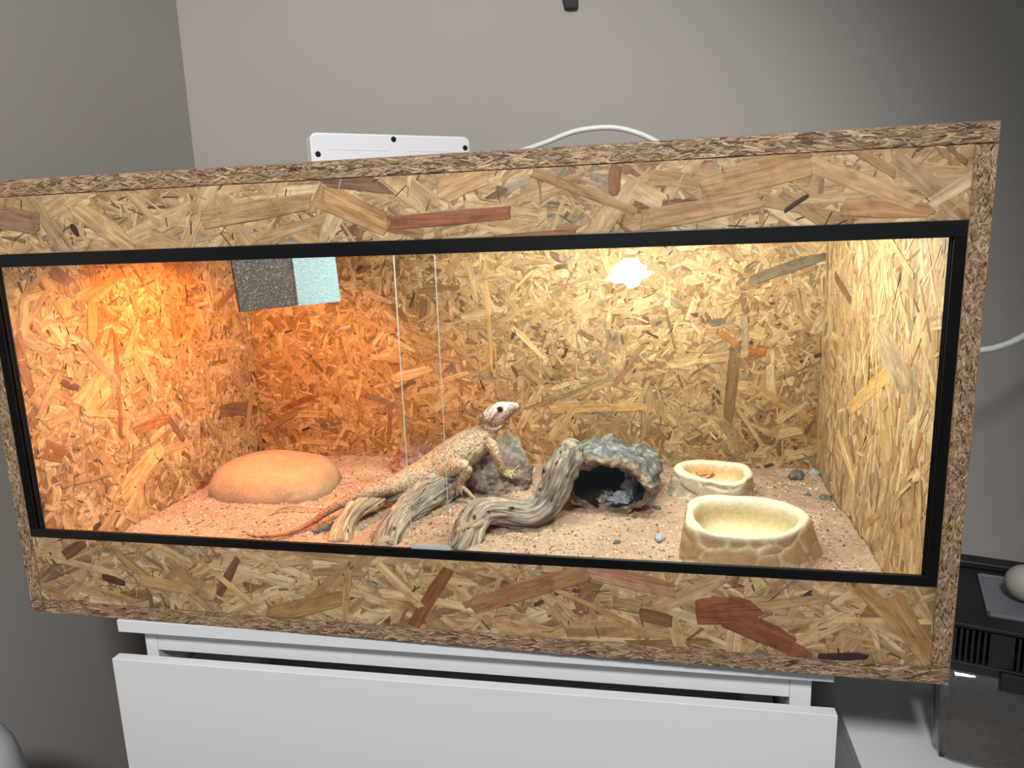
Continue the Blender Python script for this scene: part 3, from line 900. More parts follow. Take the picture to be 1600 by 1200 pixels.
for lab, c, r, sd in small:
    mt = M['scrap'] if ('whitish' in lab or 'pale' in lab or 'bluish' in lab) else M['slate']
    zc = sand_z(c[0], c[1])
    solo('pebble', blob('pebble', (c[0], c[1], zc + r[2] * 0.45), r, sd, 0.3, 1.5, 3, 0, None, sd), mt, (c[0], c[1], zc), lab, 'pebble', 'loose pebbles on the sand')

# ------------------------------------------------------------------ driftwood
def gnarl(seed, a1=0.20, a2=0.12, twist=6.0):
    def f(s, a, t):
        b = a + s * twist
        d = a1 * noise.noise((s * 16, math.cos(a) * 1.1 + seed, math.sin(a) * 1.1)) + 0.5 * a1 * noise.noise((s * 42, math.cos(a) * 2.2, math.sin(a) * 2.2 + seed))
        q = noise.voronoi((s * 34 + seed, math.cos(a) * 1.5, math.sin(a) * 1.5))[0][0]
        d -= 0.55 * max(0, 0.26 - q)
        rr = noise.noise((s * 7 + seed, math.cos(b) * 2.6, math.sin(b) * 2.6))
        d += a2 * (0.5 - abs(rr) * 2.2)
        d += 0.05 * noise.noise((s * 30, math.cos(b) * 7, math.sin(b) * 7 + seed))
        return d
    return f

root = thing('driftwood_root', 'grey gnarled driftwood root with two thick branches under the lizard', 'driftwood', (0.4912, 0.1788, 0.0520))
part('branch', tube('branch', [(0.5363, 0.4000, 0.0857, 0.0152), (0.5200, 0.3650, 0.0839, 0.0252), (0.5019, 0.3250, 0.0811, 0.0291), (0.4854, 0.2750, 0.0762, 0.0249), (0.4726, 0.2350, 0.0670, 0.0201), (0.4709, 0.2000, 0.0544, 0.0208), (0.4744, 0.1720, 0.0415, 0.0214)], 90, 44, gnarl(1.0, 0.20, 0.20, 5)), M['wood_grey'], root)
part('branch', tube('branch', [(0.4167, 0.3000, 0.0857, 0.0146), (0.4070, 0.2750, 0.0820, 0.0172), (0.3978, 0.2450, 0.0773, 0.0163), (0.3919, 0.2180, 0.0647, 0.0150), (0.3936, 0.1950, 0.0527, 0.0180), (0.3975, 0.1750, 0.0423, 0.0189)], 70, 40, gnarl(4.0, 0.26, 0.22, 5)), M['wood_tan'], root)
part('branch', tube('branch', [(0.4108, 0.3020, 0.0802, 0.0101), (0.4282, 0.3100, 0.0745, 0.0090), (0.4460, 0.3250, 0.0755, 0.0102), (0.4674, 0.3450, 0.0808, 0.0149)], 36, 24, gnarl(6.0, 0.3, 0.2, 5)), M['wood_grey'], root)
part('branch', tube('branch', [(0.4804, 0.1850, 0.0487, 0.0113), (0.4720, 0.1750, 0.0526, 0.0132), (0.4611, 0.1650, 0.0481, 0.0102), (0.4514, 0.1600, 0.0436, 0.0061)], 30, 26, gnarl(7.0, 0.25, 0.15, 5)), M['wood_tan'], root)
part('branch', tube('branch', [(0.4016, 0.2460, 0.0738, 0.0065), (0.3851, 0.2380, 0.0762, 0.0054), (0.3671, 0.2320, 0.0689, 0.0033), (0.3550, 0.2280, 0.0633, 0.0016)], 24, 14, gnarl(9.0, 0.4, 0.25, 5)), M['wood_grey'], root)

arch = thing('driftwood_branch', 'pale grey twisted driftwood branch arching from the front and leaning on the hollow log', 'driftwood', (0.6032, 0.1691, 0.0520))
part('branch', tube('branch', [(0.5936, 0.1600, 0.0475, 0.0215), (0.6020, 0.1750, 0.0595, 0.0216), (0.6029, 0.2050, 0.0756, 0.0220), (0.6128, 0.2320, 0.0852, 0.0213), (0.6414, 0.2550, 0.0785, 0.0206), (0.6770, 0.2680, 0.0717, 0.0207), (0.7025, 0.2780, 0.0819, 0.0208), (0.7202, 0.2880, 0.1080, 0.0238), (0.7321, 0.2960, 0.1357, 0.0248), (0.7432, 0.3020, 0.1618, 0.0227), (0.7474, 0.3040, 0.1804, 0.0154), (0.7485, 0.3040, 0.1868, 0.0092)], 140, 48, gnarl(11.0, 0.30, 0.24, 5)), M['wood_grey'], arch)
part('branch', tube('branch', [(0.7025, 0.2920, 0.0842, 0.0126), (0.7120, 0.3020, 0.1070, 0.0147), (0.7230, 0.3100, 0.1340, 0.0147), (0.7344, 0.3140, 0.1579, 0.0125), (0.7387, 0.3150, 0.1706, 0.0073)], 50, 28, gnarl(13.0, 0.2, 0.2, 5)), M['wood_grey'], arch)
part('knot', tube('knot', [(0.6232, 0.2220, 0.0801, 0.0081), (0.6065, 0.1880, 0.0807, 0.0098), (0.5940, 0.1780, 0.0761, 0.0098), (0.5897, 0.1720, 0.0744, 0.0059)], 26, 24, gnarl(15.0, 0.3, 0.2, 5)), M['wood_tan'], arch)

solo('dry_twig', tube('dry_twig', [(0.2305, 0.2620, 0.0533, 0.0019), (0.2395, 0.2750, 0.0591, 0.0020), (0.2608, 0.2830, 0.0627, 0.0019), (0.2914, 0.2820, 0.0632, 0.0017), (0.3213, 0.2790, 0.0633, 0.0014)], 30, 8, gnarl(3.0, 0.2, 0.1)),
     M['wood_tan'], (0.2385, 0.2673, 0.0550), 'thin bent dry twig lying beside the lizard\'s tail', 'twig')

# ------------------------------------------------------------------ hollow log
LC, LRX, LRZ = (0.7983, 0.3350, 0.1007), 0.078, 0.053
log = thing('hollow_log', 'hollow log hide with rough grey bark and a dark open end', 'log', (LC[0], LC[1] + 0.07, SAND))
def log_shell():
    N, KO, KI = 150, 52, 14
    Vo, Fo, Vr, Fr, Vi, Fi = [], [], [], [], [], []
    ax = Vector((0.03, 1.0, -0.02)).normalized()
    def ring(a, y, sc, dsp):
        ca, sa = math.cos(a), math.sin(a)
        k = sc * (1 + 0.05 * math.cos(2 * a + 0.6) + 0.03 * math.cos(3 * a))
        p = Vector(LC) + ax * y + Vector((ca * LRX * k, 0, sa * LRZ * k)) + Vector((ca, 0, sa)) * dsp
        p.z = max(p.z, SAND - 0.010 + 0.002 * noise.noise(p * 30))
        return p
    def bark(a, y):
        q = Vector((math.cos(a) * 2.2, math.sin(a) * 2.2, y * 26))
        d = 0.010 * fbm(q * 0.55, 3) + 0.0075 * (0.45 - abs(noise.noise(Vector((math.cos(a) * 3.4, math.sin(a) * 3.4, y * 12 + 3)))) * 2)
        d += 0.0022 * noise.noise(Vector((math.cos(a) * 9, math.sin(a) * 9, y * 45)))
        if math.sin(a) > 0.3:
            d += 0.006 * (math.sin(a) - 0.3) * max(0, 1 - abs(y - 0.05) / 0.08) * (1 + noise.noise(Vector((a * 3, y * 40, 1))))
        return d
    front_off = lambda a: 0.012 * math.sin(a * 1.0 + 0.9) + 0.006 * noise.noise((math.cos(a) * 2.5, math.sin(a) * 2.5, 6.0))
    for i in range(KO):
        y = 0.13 * i / (KO - 1)
        for j in range(N):
            a = 2 * math.pi * j / N
            yy = y + front_off(a) * (1 - y / 0.13) * -1
            Vo.append(ring(a, yy, 1.0 if i else 0.99, bark(a, y)))
    for i in range(KO - 1):
        for j in range(N):
            j2 = (j + 1) % N
            Fo.append((i * N + j, i * N + j2, (i + 1) * N + j2, (i + 1) * N + j))
    Fo.append([(KO - 1) * N + j for j in range(N)])
    # rim: a thick rolled lip between the bark and the opening, thicker at the upper left
    KR = 9
    lip = lambda a: 0.74 - 0.05 * noise.noise((math.cos(a) * 2, math.sin(a) * 2, 2.0)) - 0.13 * math.exp(-((a - 2.25) / 0.42) ** 2) - 0.06 * max(0, math.sin(a)) + 0.12 * max(0, -math.sin(a))
    for i in range(KR):
        t = i / (KR - 1)
        for j in range(N):
            a = 2 * math.pi * j / N
            o = Vo[j]
            inn = ring(a, -front_off(a) + 0.010, lip(a), 0.0025 * fbm(Vector((math.cos(a) * 6, math.sin(a) * 6, 5)), 3))
            p = o.lerp(inn, t) + ax * (-0.011 * math.sin(t * math.pi) * (1 + 0.5 * noise.noise((math.cos(a) * 5, math.sin(a) * 5, t * 2))))
            p += Vector((math.cos(a), 0, math.sin(a))) * 0.002 * noise.noise((math.cos(a) * 14, math.sin(a) * 14, t * 3))
            Vr.append(p)
    for i in range(KR - 1):
        for j in range(N):
            j2 = (j + 1) % N
            Fr.append((i * N + j, (i + 1) * N + j, (i + 1) * N + j2, i * N + j2))
    for i in range(KI):
        y = 0.010 + 0.105 * i / (KI - 1)
        for j in range(N):
            a = 2 * math.pi * j / N
            s = lip(a) * (1 - 0.05 * i / KI)
            Vi.append(ring(a, y - front_off(a) * (1 - i / (KI - 1)), s, 0.003 * fbm(Vector((math.cos(a) * 4, math.sin(a) * 4, y * 30)), 3) if i else 0.0025 * fbm(Vector((math.cos(a) * 6, math.sin(a) * 6, 5)), 3)))
    for i in range(KI - 1):
        for j in range(N):
            j2 = (j + 1) % N
            Fi.append((i * N + j2, i * N + j, (i + 1) * N + j, (i + 1) * N + j2))
    Fi.append([(KI - 1) * N + j for j in range(N)][::-1])
    return (Vo, Fo), (Vr, Fr), (Vi, Fi)
(vo, fo_), (vr, fr_), (vi, fi_) = log_shell()
part('bark', mesh_from('bark', vo, fo_, True), M['bark'], log)
part('rim', mesh_from('rim', vr, fr_, True), M['rim'], log)
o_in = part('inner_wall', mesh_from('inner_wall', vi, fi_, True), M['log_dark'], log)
solo('crumpled_scrap', blob('crumpled_scrap', (0.8353, 0.4000, 0.0827), (0.013, 0.009, 0.026), 3.3, 0.6, 1.8, 4, 0, None, 0.3, 0.3, 0.1), M['scrap'], (0.8352, 0.4000, 0.0502),
     'upright crumpled bluish grey scrap inside the hollow log', 'scrap')
solo('crumpled_scrap', blob('crumpled_scrap', (0.8190, 0.3750, 0.0635), (0.017, 0.012, 0.011), 6.1, 0.6, 1.8, 4, 0, None, 0.2, 0, 0.1), M['scrap'], (0.8189, 0.3750, 0.0508),
     'low crumpled grey scrap on the floor of the hollow log opening', 'scrap')

# ------------------------------------------------------------------ bowls
def resample_loop(pts, n, c):
    ang = sorted(((math.atan2(p[1] - c[1], p[0] - c[0]), math.hypot(p[0] - c[0], p[1] - c[1])) for p in pts))
    out = []
    for j in range(n):
        a = -math.pi + 2 * math.pi * j / n
        ext = [(x - 2 * math.pi, r) for x, r in ang] + ang + [(x + 2 * math.pi, r) for x, r in ang]
        k = max(i for i in range(len(ext)) if ext[i][0] <= a)
        seg = [ext[max(0, k - 1)], ext[k], ext[k + 1], ext[min(len(ext) - 1, k + 2)]]
        u = (a - seg[1][0]) / (seg[2][0] - seg[1][0])
        p0, p1, p2, p3 = (s[1] for s in seg)
        out.append((a, 0.5 * (2 * p1 + (p2 - p0) * u + (2 * p0 - 5 * p1 + 4 * p2 - p3) * u * u + (3 * p1 - p0 - 3 * p2 + p3) * u ** 3)))
    # light smoothing
    r = [x[1] for x in out]
    for _ in range(3):
        r = [(r[i - 1] + 2 * r[i] + r[(i + 1) % n]) / 4 for i in range(n)]
    return [(out[i][0], r[i]) for i in range(n)]

def bowl(name, rim, inner, zr, zb, depth, flare, side_col, pale, base_in, seed, slant):
    c = (sum(p[0] for p in inner) / len(inner), sum(p[1] for p in inner) / len(inner))
    N = 200
    Ro, Ri = resample_loop(rim, N, c), resample_loop(inner, N, c)
    V, F_, Cc = [], [], []
    rows = []
    KS = 26
    lp, ls, lb = lin(pale), lin(side_col), lin(base_in)
    mixc = lambda a, b, t: tuple(x + (y - x) * max(0, min(1, t)) for x, y in zip(a, b))
    for i in range(KS):                                  # outer side, bottom to rim
        t = i / (KS - 1)
        row = []
        for j in range(N):
            a, r = Ro[j]
            s = 1 + flare(a) * (1 - t) ** 1.25
            z = zb + (zr - zb) * t
            vo2 = noise.voronoi((a * 1.25 * slant[0] + t * 0.8 + seed, t * slant[1] - a * 0.9 + 0.25 * noise.noise((a * 2, t * 2, seed)), seed))
            fd = vo2[0][1] - vo2[0][0]
            cid = noise.noise(Vector(vo2[1][0]) * 7.3)
            fade = math.sin(math.pi * min(1, t * 1.02)) ** 0.5
            d = (cid * 0.006 - 0.0025 * math.exp(-fd * 9)) * fade + 0.003 * fbm(Vector((math.cos(a) * 3, math.sin(a) * 3, t * 2 + seed)), 4) * (1 - t * 0.6)
            rr = r * s + d
            edge = math.exp(-fd * 26) if t < 0.97 else 0
            col = mixc(ls, lp, edge * 0.9 + max(0, (t - 0.90) / 0.08) + 0.18 * noise.noise((a * 3, t * 6, seed)))
            row.append(((c[0] + math.cos(a) * rr, c[1] + math.sin(a) * rr, z), col))
        rows.append(row)
    for t in (0.25, 0.6, 0.9):                          # rounded rim
        row = []
        for j in range(N):
            a, ro = Ro[j]
            ri = Ri[j][1]
            rr = ro + (ri - ro) * t + 0.0012 * noise.noise((math.cos(a) * 6, math.sin(a) * 6, seed))
            row.append(((c[0] + math.cos(a) * rr, c[1] + math.sin(a) * rr, zr + 0.0022 * math.sin(t * math.pi) + 0.0012 * noise.noise((math.cos(a) * 5, math.sin(a) * 5, t))), lp))
        rows.append(row)
    for k, (sc, dz) in enumerate(((0.985, 0.08), (0.965, 0.30), (0.945, 0.55), (0.92, 0.78), (0.87, 0.93), (0.78, 0.99), (0.6, 1.0), (0.35, 1.0), (0.12, 1.0))):
        row = []
        for j in range(N):
            a, ri = Ri[j]
            row.append(((c[0] + math.cos(a) * ri * sc, c[1] + math.sin(a) * ri * sc, zr - depth * dz), mixc(lp, lb, dz * 2.2) if k < 5 else mixc(lb, lp, (k - 4) * 0.3)))
        rows.append(row)
    for row in rows:
        for p, col in row:
            V.append(p); Cc.append((*col, 1))
    for i in range(len(rows) - 1):
        for j in range(N):
            j2 = (j + 1) % N
            F_.append((i * N + j, i * N + j2, (i + 1) * N + j2, (i + 1) * N + j))
    F_.append([(len(rows) - 1) * N + j for j in range(N)])
    F_.append([j for j in range(N)][::-1])
    return mesh_from(name, V, F_, True, {'bowl_col': ('FLOAT_COLOR', Cc)}), c

ZR = 0.104
rim_b = [(0.9252, 0.2339, 0.1040), (0.9346, 0.2806, 0.1040), (0.9538, 0.2996, 0.1040), (1.0016, 0.3018, 0.1040), (1.0452, 0.2979, 0.1040), (1.0716, 0.2788, 0.1040), (1.0870, 0.2543, 0.1040), (1.0929, 0.2300, 0.1040), (1.0818, 0.1980, 0.1040), (1.0638, 0.1668, 0.1040), (1.0436, 0.1473, 0.1040), (1.0002, 0.1358, 0.1040), (0.9639, 0.1399, 0.1040), (0.9399, 0.1545, 0.1040), (0.9264, 0.1755, 0.1040)]
inn_b = [(0.9376, 0.2457, 0.1040), (0.9522, 0.2741, 0.1040), (0.9999, 0.2847, 0.1040), (1.0500, 0.2738, 0.1040), (1.0731, 0.2553, 0.1040), (1.0797, 0.2237, 0.1040), (1.0686, 0.1941, 0.1040), (1.0467, 0.1670, 0.1040), (1.0180, 0.1549, 0.1040), (0.9786, 0.1481, 0.1040), (0.9492, 0.1556, 0.1040), (0.9406, 0.1818, 0.1040)]
me_b, cb = bowl('water_bowl', rim_b, inn_b, ZR, SAND - 0.012, 0.034, lambda a: 0.10 + 0.22 * max(0, math.cos(a - 0.0)) + 0.05 * max(0, math.cos(a + math.pi)), (158, 130, 98), (208, 200, 178), (180, 164, 124), 3.0, (1.0, 1.5))
solo('stone_bowl', me_b, M['bowl'], (cb[0], cb[1], SAND - 0.01), 'large cream stone-look bowl with shallow basin at the front right', 'bowl')
rim_s = [(0.9116, 0.4504, 0.0940), (0.9277, 0.5046, 0.0940), (0.9556, 0.5149, 0.0940), (1.0018, 0.5112, 0.0940), (1.0339, 0.4987, 0.0940), (1.0428, 0.4627, 0.0940), (1.0332, 0.4168, 0.0940), (1.0168, 0.3889, 0.0940), (0.9946, 0.3803, 0.0940), (0.9690, 0.3939, 0.0940), (0.9449, 0.4115, 0.0940), (0.9241, 0.4267, 0.0940)]
inn_s = [(0.9278, 0.4740, 0.0940), (0.9445, 0.4983, 0.0940), (0.9926, 0.4950, 0.0940), (1.0250, 0.4866, 0.0940), (1.0290, 0.4543, 0.0940), (1.0221, 0.4190, 0.0940), (1.0075, 0.3977, 0.0940), (0.9849, 0.3988, 0.0940), (0.9608, 0.4131, 0.0940), (0.9366, 0.4420, 0.0940)]
me_s, cs_ = bowl('food_bowl', rim_s, inn_s, 0.094, SAND - 0.010, 0.024, lambda a: 0.08 + 0.10 * max(0, math.cos(a + math.pi)), (160, 144, 124), (210, 198, 178), (194, 164, 116), 7.0, (1.2, 1.5))
solo('stone_bowl', me_s, M['bowl'], (cs_[0], cs_[1], SAND - 0.008), 'small cream stone-look food bowl behind the larger bowl', 'bowl')
for i, (u, r, sd, lab) in enumerate((((0.9523, 0.5125, 0.0750), (0.020, 0.016, 0.008), 2.2, 'large crinkled orange food piece in the small bowl'),
                                     ((0.9670, 0.4916, 0.0750), (0.014, 0.010, 0.006), 4.1, 'smaller crinkled orange food piece in the middle of the small bowl'))):
    solo('food_piece', blob('food_piece', (u[0], u[1], 0.0705 + r[2] * 0.8), r, sd, 0.5, 2.2, 4, 0, None, 0.2, 0.1, 0.12), M['food'], (u[0], u[1], 0.0703), lab, 'food', 'food in the small bowl')

# ------------------------------------------------------------------ the bearded dragon
def m_skin():
    t = NT('lizard_skin')
    c = t.attr('skin_col').outputs['Color']
    p = t.pos()
    vo_ = t.n('TexVoronoi', ins={'Vector': p, 'Scale': 330.0})
    d = vo_.outputs['Distance']
    cell = t.n('SeparateColor', ins={0: vo_.outputs['Color']}).outputs[0]
    c = t.mix(1.0, c, t.ramp(cell, [(0.0, (0.42, 0.40, 0.38)), (0.30, (0.88, 0.88, 0.88)), (0.75, (1.02, 1.02, 1.02)), (1.0, (1.34, 1.34, 1.34))]), 'MULTIPLY')
    c = t.mix(1.0, c, t.ramp(d, [(0.25, (1.04, 1.04, 1.04)), (0.75, (0.62, 0.58, 0.55))]), 'MULTIPLY')
    c = t.mix(1.0, c, t.ramp(t.noise(p, 55, 3), [(0.3, (0.86, 0.84, 0.82)), (0.65, (1.05, 1.05, 1.05))]), 'MULTIPLY')
    inv = t.n('Math', operation='SUBTRACT', ins={0: 1.0, 1: d}).outputs[0]
    return t.principled(Base_Color=c, Roughness=0.65, Normal=t.bump(inv, 0.6, 0.0012))
M['skin'] = m_skin()

SPINE = [(0.2411, 0.1720, 0.0591, 0.0017), (0.2622, 0.1700, 0.0567, 0.0020), (0.2944, 0.1720, 0.0585, 0.0026), (0.3180, 0.1900, 0.0607, 0.0035), (0.3343, 0.2200, 0.0656, 0.0050), (0.3560, 0.2360, 0.0790, 0.0068), (0.3787, 0.2500, 0.0902, 0.0085),
         (0.4054, 0.2680, 0.0980, 0.0110), (0.4267, 0.3000, 0.0964, 0.0145), (0.4428, 0.3340, 0.0944, 0.0182), (0.4634, 0.3600, 0.0980, 0.0225), (0.4885, 0.3760, 0.1077, 0.0271), (0.5171, 0.3820, 0.1233, 0.0304),
         (0.5451, 0.3860, 0.1405, 0.0308), (0.5682, 0.3900, 0.1563, 0.0272), (0.5831, 0.3930, 0.1698, 0.0215), (0.5924, 0.3950, 0.1822, 0.0169), (0.5983, 0.3960, 0.1913, 0.0146)]
HB, HS = Vector((0.5904, 0.3960, 0.1947)), Vector((0.6463, 0.3840, 0.2246))
hf = (HS - HB).normalized()
hu = (Vector((0, 0, 1)) - hf * hf.z).normalized()
hs = hf.cross(hu).normalized()
if hs.y > 0:
    hs = -hs                                   # towards the glass
HL = (HS - HB).length
HEAD = [(-0.20, 0.011, 0.010, 0.012), (-0.05, 0.017, 0.0150, 0.0180), (0.10, 0.0225, 0.0185, 0.0245), (0.26, 0.0235, 0.0200, 0.0240), (0.42, 0.0212, 0.0202, 0.0190),
        (0.56, 0.0175, 0.0185, 0.0140), (0.70, 0.0135, 0.0145, 0.0115), (0.83, 0.0100, 0.0105, 0.0090), (0.93, 0.0072, 0.0070, 0.0068), (1.0, 0.0040, 0.0036, 0.0040)]

def loft_head():
    S = catmull(HEAD, 30)
    V, F_ = [], []
    N = 32
    for t, hw, up, dn in S:
        for j in range(N):
            a = 2 * math.pi * j / N
            ca, sa = math.cos(a), math.sin(a)
            ex = 0.8
            x = hw * math.copysign(abs(ca) ** ex, ca)
            y = (up if sa > 0 else dn) * math.copysign(abs(sa) ** ex, sa)
            V.append(HB + hf * (HL * t) + hs * x + hu * y)
    for i in range(len(S) - 1):
        for j in range(N):
            j2 = (j + 1) % N
            F_.append((i * N + j, i * N + j2, (i + 1) * N + j2, (i + 1) * N + j))
    F_.append([j for j in range(N)][::-1])
    F_.append([(len(S) - 1) * N + j for j in range(N)])
    return V, F_

LIMBS = [
    # near hind leg: thigh, shin, foot, long toe, toes
    [(0.5138, 0.3580, 0.1038, 0.0147), (0.5344, 0.3460, 0.1200, 0.0139), (0.5552, 0.3380, 0.1289, 0.0116), (0.5652, 0.3380, 0.1258, 0.0088)],
    [(0.5651, 0.3390, 0.1277, 0.0099), (0.5596, 0.3400, 0.1124, 0.0091), (0.5501, 0.3430, 0.0984, 0.0071), (0.5445, 0.3450, 0.0883, 0.0052)],
    [(0.5446, 0.3450, 0.0906, 0.0054), (0.5521, 0.3420, 0.0873, 0.0049), (0.5610, 0.3380, 0.0832, 0.0040), (0.5715, 0.3350, 0.0743, 0.0032), (0.5805, 0.3330, 0.0627, 0.0023)],
    [(0.5445, 0.3450, 0.0894, 0.0045), (0.5490, 0.3400, 0.0832, 0.0030), (0.5527, 0.3380, 0.0771, 0.0019)],
    [(0.5434, 0.3450, 0.0894, 0.0040), (0.5442, 0.3410, 0.0827, 0.0028), (0.5433, 0.3390, 0.0764, 0.0018)],
    [(0.5419, 0.3460, 0.0890, 0.0038), (0.5379, 0.3430, 0.0829, 0.0026), (0.5347, 0.3410, 0.0777, 0.0017)],
    # near front leg
    [(0.5920, 0.3780, 0.1602, 0.0129), (0.6031, 0.3680, 0.1518, 0.0105), (0.6102, 0.3640, 0.1372, 0.0082), (0.6144, 0.3680, 0.1211, 0.0076), (0.6183, 0.3740, 0.1088, 0.0070), (0.6242, 0.3780, 0.1042, 0.0056)],
    [(0.6221, 0.3770, 0.1056, 0.0050), (0.6311, 0.3780, 0.1067, 0.0030), (0.6388, 0.3800, 0.1110, 0.0020), (0.6420, 0.3820, 0.1151, 0.0013)],
    [(0.6223, 0.3760, 0.1048, 0.0050), (0.6328, 0.3750, 0.1054, 0.0029), (0.6408, 0.3750, 0.1080, 0.0020), (0.6464, 0.3760, 0.1102, 0.0013)],
    [(0.6225, 0.3750, 0.1039, 0.0047), (0.6322, 0.3720, 0.1029, 0.0028), (0.6392, 0.3710, 0.1035, 0.0019)],
    [(0.6204, 0.3740, 0.1042, 0.0043), (0.6282, 0.3690, 0.1014, 0.0027), (0.6340, 0.3680, 0.0996, 0.0018)],
    # throat pouch
    [(0.5895, 0.3940, 0.1905, 0.0135), (0.6014, 0.3920, 0.1889, 0.0140), (0.6146, 0.3900, 0.1920, 0.0112), (0.6256, 0.3880, 0.2018, 0.0067)],
    # far legs
    [(0.5844, 0.4100, 0.1557, 0.0126), (0.5864, 0.4280, 0.1339, 0.0099), (0.5885, 0.4360, 0.1121, 0.0083), (0.5957, 0.4340, 0.0995, 0.0071), (0.6079, 0.4320, 0.0956, 0.0047)],
    [(0.5003, 0.4020, 0.0972, 0.0153), (0.5131, 0.4240, 0.0929, 0.0119), (0.5079, 0.4300, 0.0722, 0.0090), (0.5078, 0.4200, 0.0632, 0.0060), (0.5197, 0.4120, 0.0615, 0.0036)],
]
def build_lizard():
    V, F_ = [], []
    def add(v, f):
        o = len(V)
        V.extend(v)
        F_.extend([tuple(o + i for i in q) for q in f])
    v, f, _ = tube_geo(SPINE, 130, 28, flat=1.16)
    add(v, f)
    add(*loft_head())
    for L_ in LIMBS:
        v, f, _ = tube_geo(L_, 22, 14)
        add(v, f)
    me = mesh_from('lizard_raw', V, F_)
    tmp = bpy.data.objects.new('lizard_raw', me)
    COL.objects.link(tmp)
    r = tmp.modifiers.new('r', 'REMESH')
    r.mode = 'VOXEL'
    r.voxel_size = 0.0013
    r.use_smooth_shade = True
    s = tmp.modifiers.new('s', 'SMOOTH')
    s.factor = 0.5
    s.iterations = 4
    dg = bpy.context.evaluated_depsgraph_get()
    out = bpy.data.meshes.new_from_object(tmp.evaluated_get(dg))
    bpy.data.objects.remove(tmp)
    bpy.data.meshes.remove(me)
    return out
body = build_lizard()
SP = catmull(SPINE, 130)
eye_c = HB + hf * (HL * 0.60) + hs * 0.0150 + hu * 0.0068
def skin_colour(p):
    q = p - HB
    t, x, y = q.dot(hf) / HL, q.dot(hs), q.dot(hu)
    inhead = t > 0.0 and abs(x) < 0.03 and -0.032 < y < 0.026 and t < 1.1
    if inhead:
        top, cheek, jaw = lin((240, 230, 230)), lin((200, 172, 168)), lin((186, 144, 136))
        k = max(0, min(1, (y + 0.002) / 0.010))
        c = [a + (b - a) * k for a, b in zip(cheek, top)]
        k2 = max(0, min(1, (-0.004 - y) / 0.008))
        c = [a + (b - a) * k2 for a, b in zip(c, jaw)]
        # dark stripe from the eye back to the ear, and the mouth line
        st = math.exp(-((y - (0.006 - (0.60 - t) * 0.030)) / 0.0030) ** 2) if 0.14 < t < 0.62 else 0
        c = [a + (b - a) * 0.8 * st for a, b in zip(c, lin((104, 72, 62)))]
        ml = math.exp(-((y + 0.0035 + (0.9 - t) * 0.007) / 0.0011) ** 2) if 0.34 < t < 1.0 else 0
        c = [a + (b - a) * 0.5 * ml for a, b in zip(c, lin((120, 78, 70)))]
        if t < 0.15:
            w = t / 0.15
            b2 = lin((198, 172, 146))
            c = [b + (a - b) * w for a, b in zip(c, b2)]
        return (*c, 1)
    best, bi = 9, 0
    for i in range(0, 130, 3):
        d = (p.x - SP[i][0]) ** 2 + (p.y - SP[i][1]) ** 2 + (p.z - SP[i][2]) ** 2
        if d < best:
            best, bi = d, i
    u = bi / 129
    bodyc, tailc, belly = lin((196, 178, 156)), lin((168, 118, 84)), lin((186, 160, 114))
    k = max(0, min(1, (u - 0.25) / 0.3))
    c = [a + (b - a) * k for a, b in zip(tailc, bodyc)]
    below = (SP[bi][2] - p.z) / max(SP[bi][3], 0.002)
    kb = max(0, min(1, (below - 0.45) / 0.4)) * (1 if u > 0.4 else 0.4)
    c = [a + (b - a) * kb * 0.6 for a, b in zip(c, belly)]
    if u < 0.55:
        band = 0.5 + 0.5 * math.sin(u * 85)
        c = [a * (1 - 0.14 * band) for a in c]
    if u > 0.86:
        c = [a + (b - a) * 0.45 for a, b in zip(c, lin((170, 132, 112)))]
    return (*c, 1)
cols = [skin_colour(v.co) for v in body.vertices]
at_ = body.attributes.new('skin_col', 'FLOAT_COLOR', 'POINT')
at_.data.foreach_set('color', [x for c in cols for x in c])
body.polygons.foreach_set('use_smooth', [True] * len(body.polygons))
liz = thing('bearded_dragon', 'tan bearded dragon lizard with raised white head and long tail perched on driftwood', 'lizard', (0.5396, 0.3527, 0.0560))
body.name = 'body'
part('body', body, M['skin'], liz)

def cone(V, F_, p, d, h, r, n=6):
    d = d.normalized()
    a = d.orthogonal().normalized()
    b = d.cross(a)
    o = len(V)
    for j in range(n):
        an = 2 * math.pi * j / n
        V.append(p + a * (r * math.cos(an)) + b * (r * math.sin(an)))
    V.append(p + d * h)
    for j in range(n):
        F_.append((o + j, o + (j + 1) % n, o + n))
    F_.append([o + j for j in range(n)][::-1])

spike_m = plain('pale_spike', (226, 210, 188), 0.6)
V, F_ = [], []
rng = random.Random(8)
for side in (1, -1):
    for i in range(13):                         # beard fringe under the rear of the jaw
        t = i / 12
        p = Vector((0.5898, 0.3735, 0.1912)).lerp(Vector((0.6186, 0.3715, 0.1922)), t) - Vector((0, 0, 0.0052 * math.sin(t * math.pi)))
        if side < 0:
            p.y = 0.778 - p.y
        cone(V, F_, p, Vector((-0.25 + 0.25 * t, -0.35 * side, -1.0)), rng.uniform(0.0050, 0.0085), 0.0009)
    for i in range(9):                          # spikes at the back corner of the jaw and over the ear
        p = HB + hf * (HL * 0.02) + hs * (side * 0.0165) + hu * (-0.012 + 0.026 * i / 8)
        cone(V, F_, p, -hf + hs * side * 0.6, rng.uniform(0.003, 0.0045), 0.0011)
part('beard_spikes', mesh_from('beard_spikes', V, F_), spike_m, liz)
V, F_ = [], []
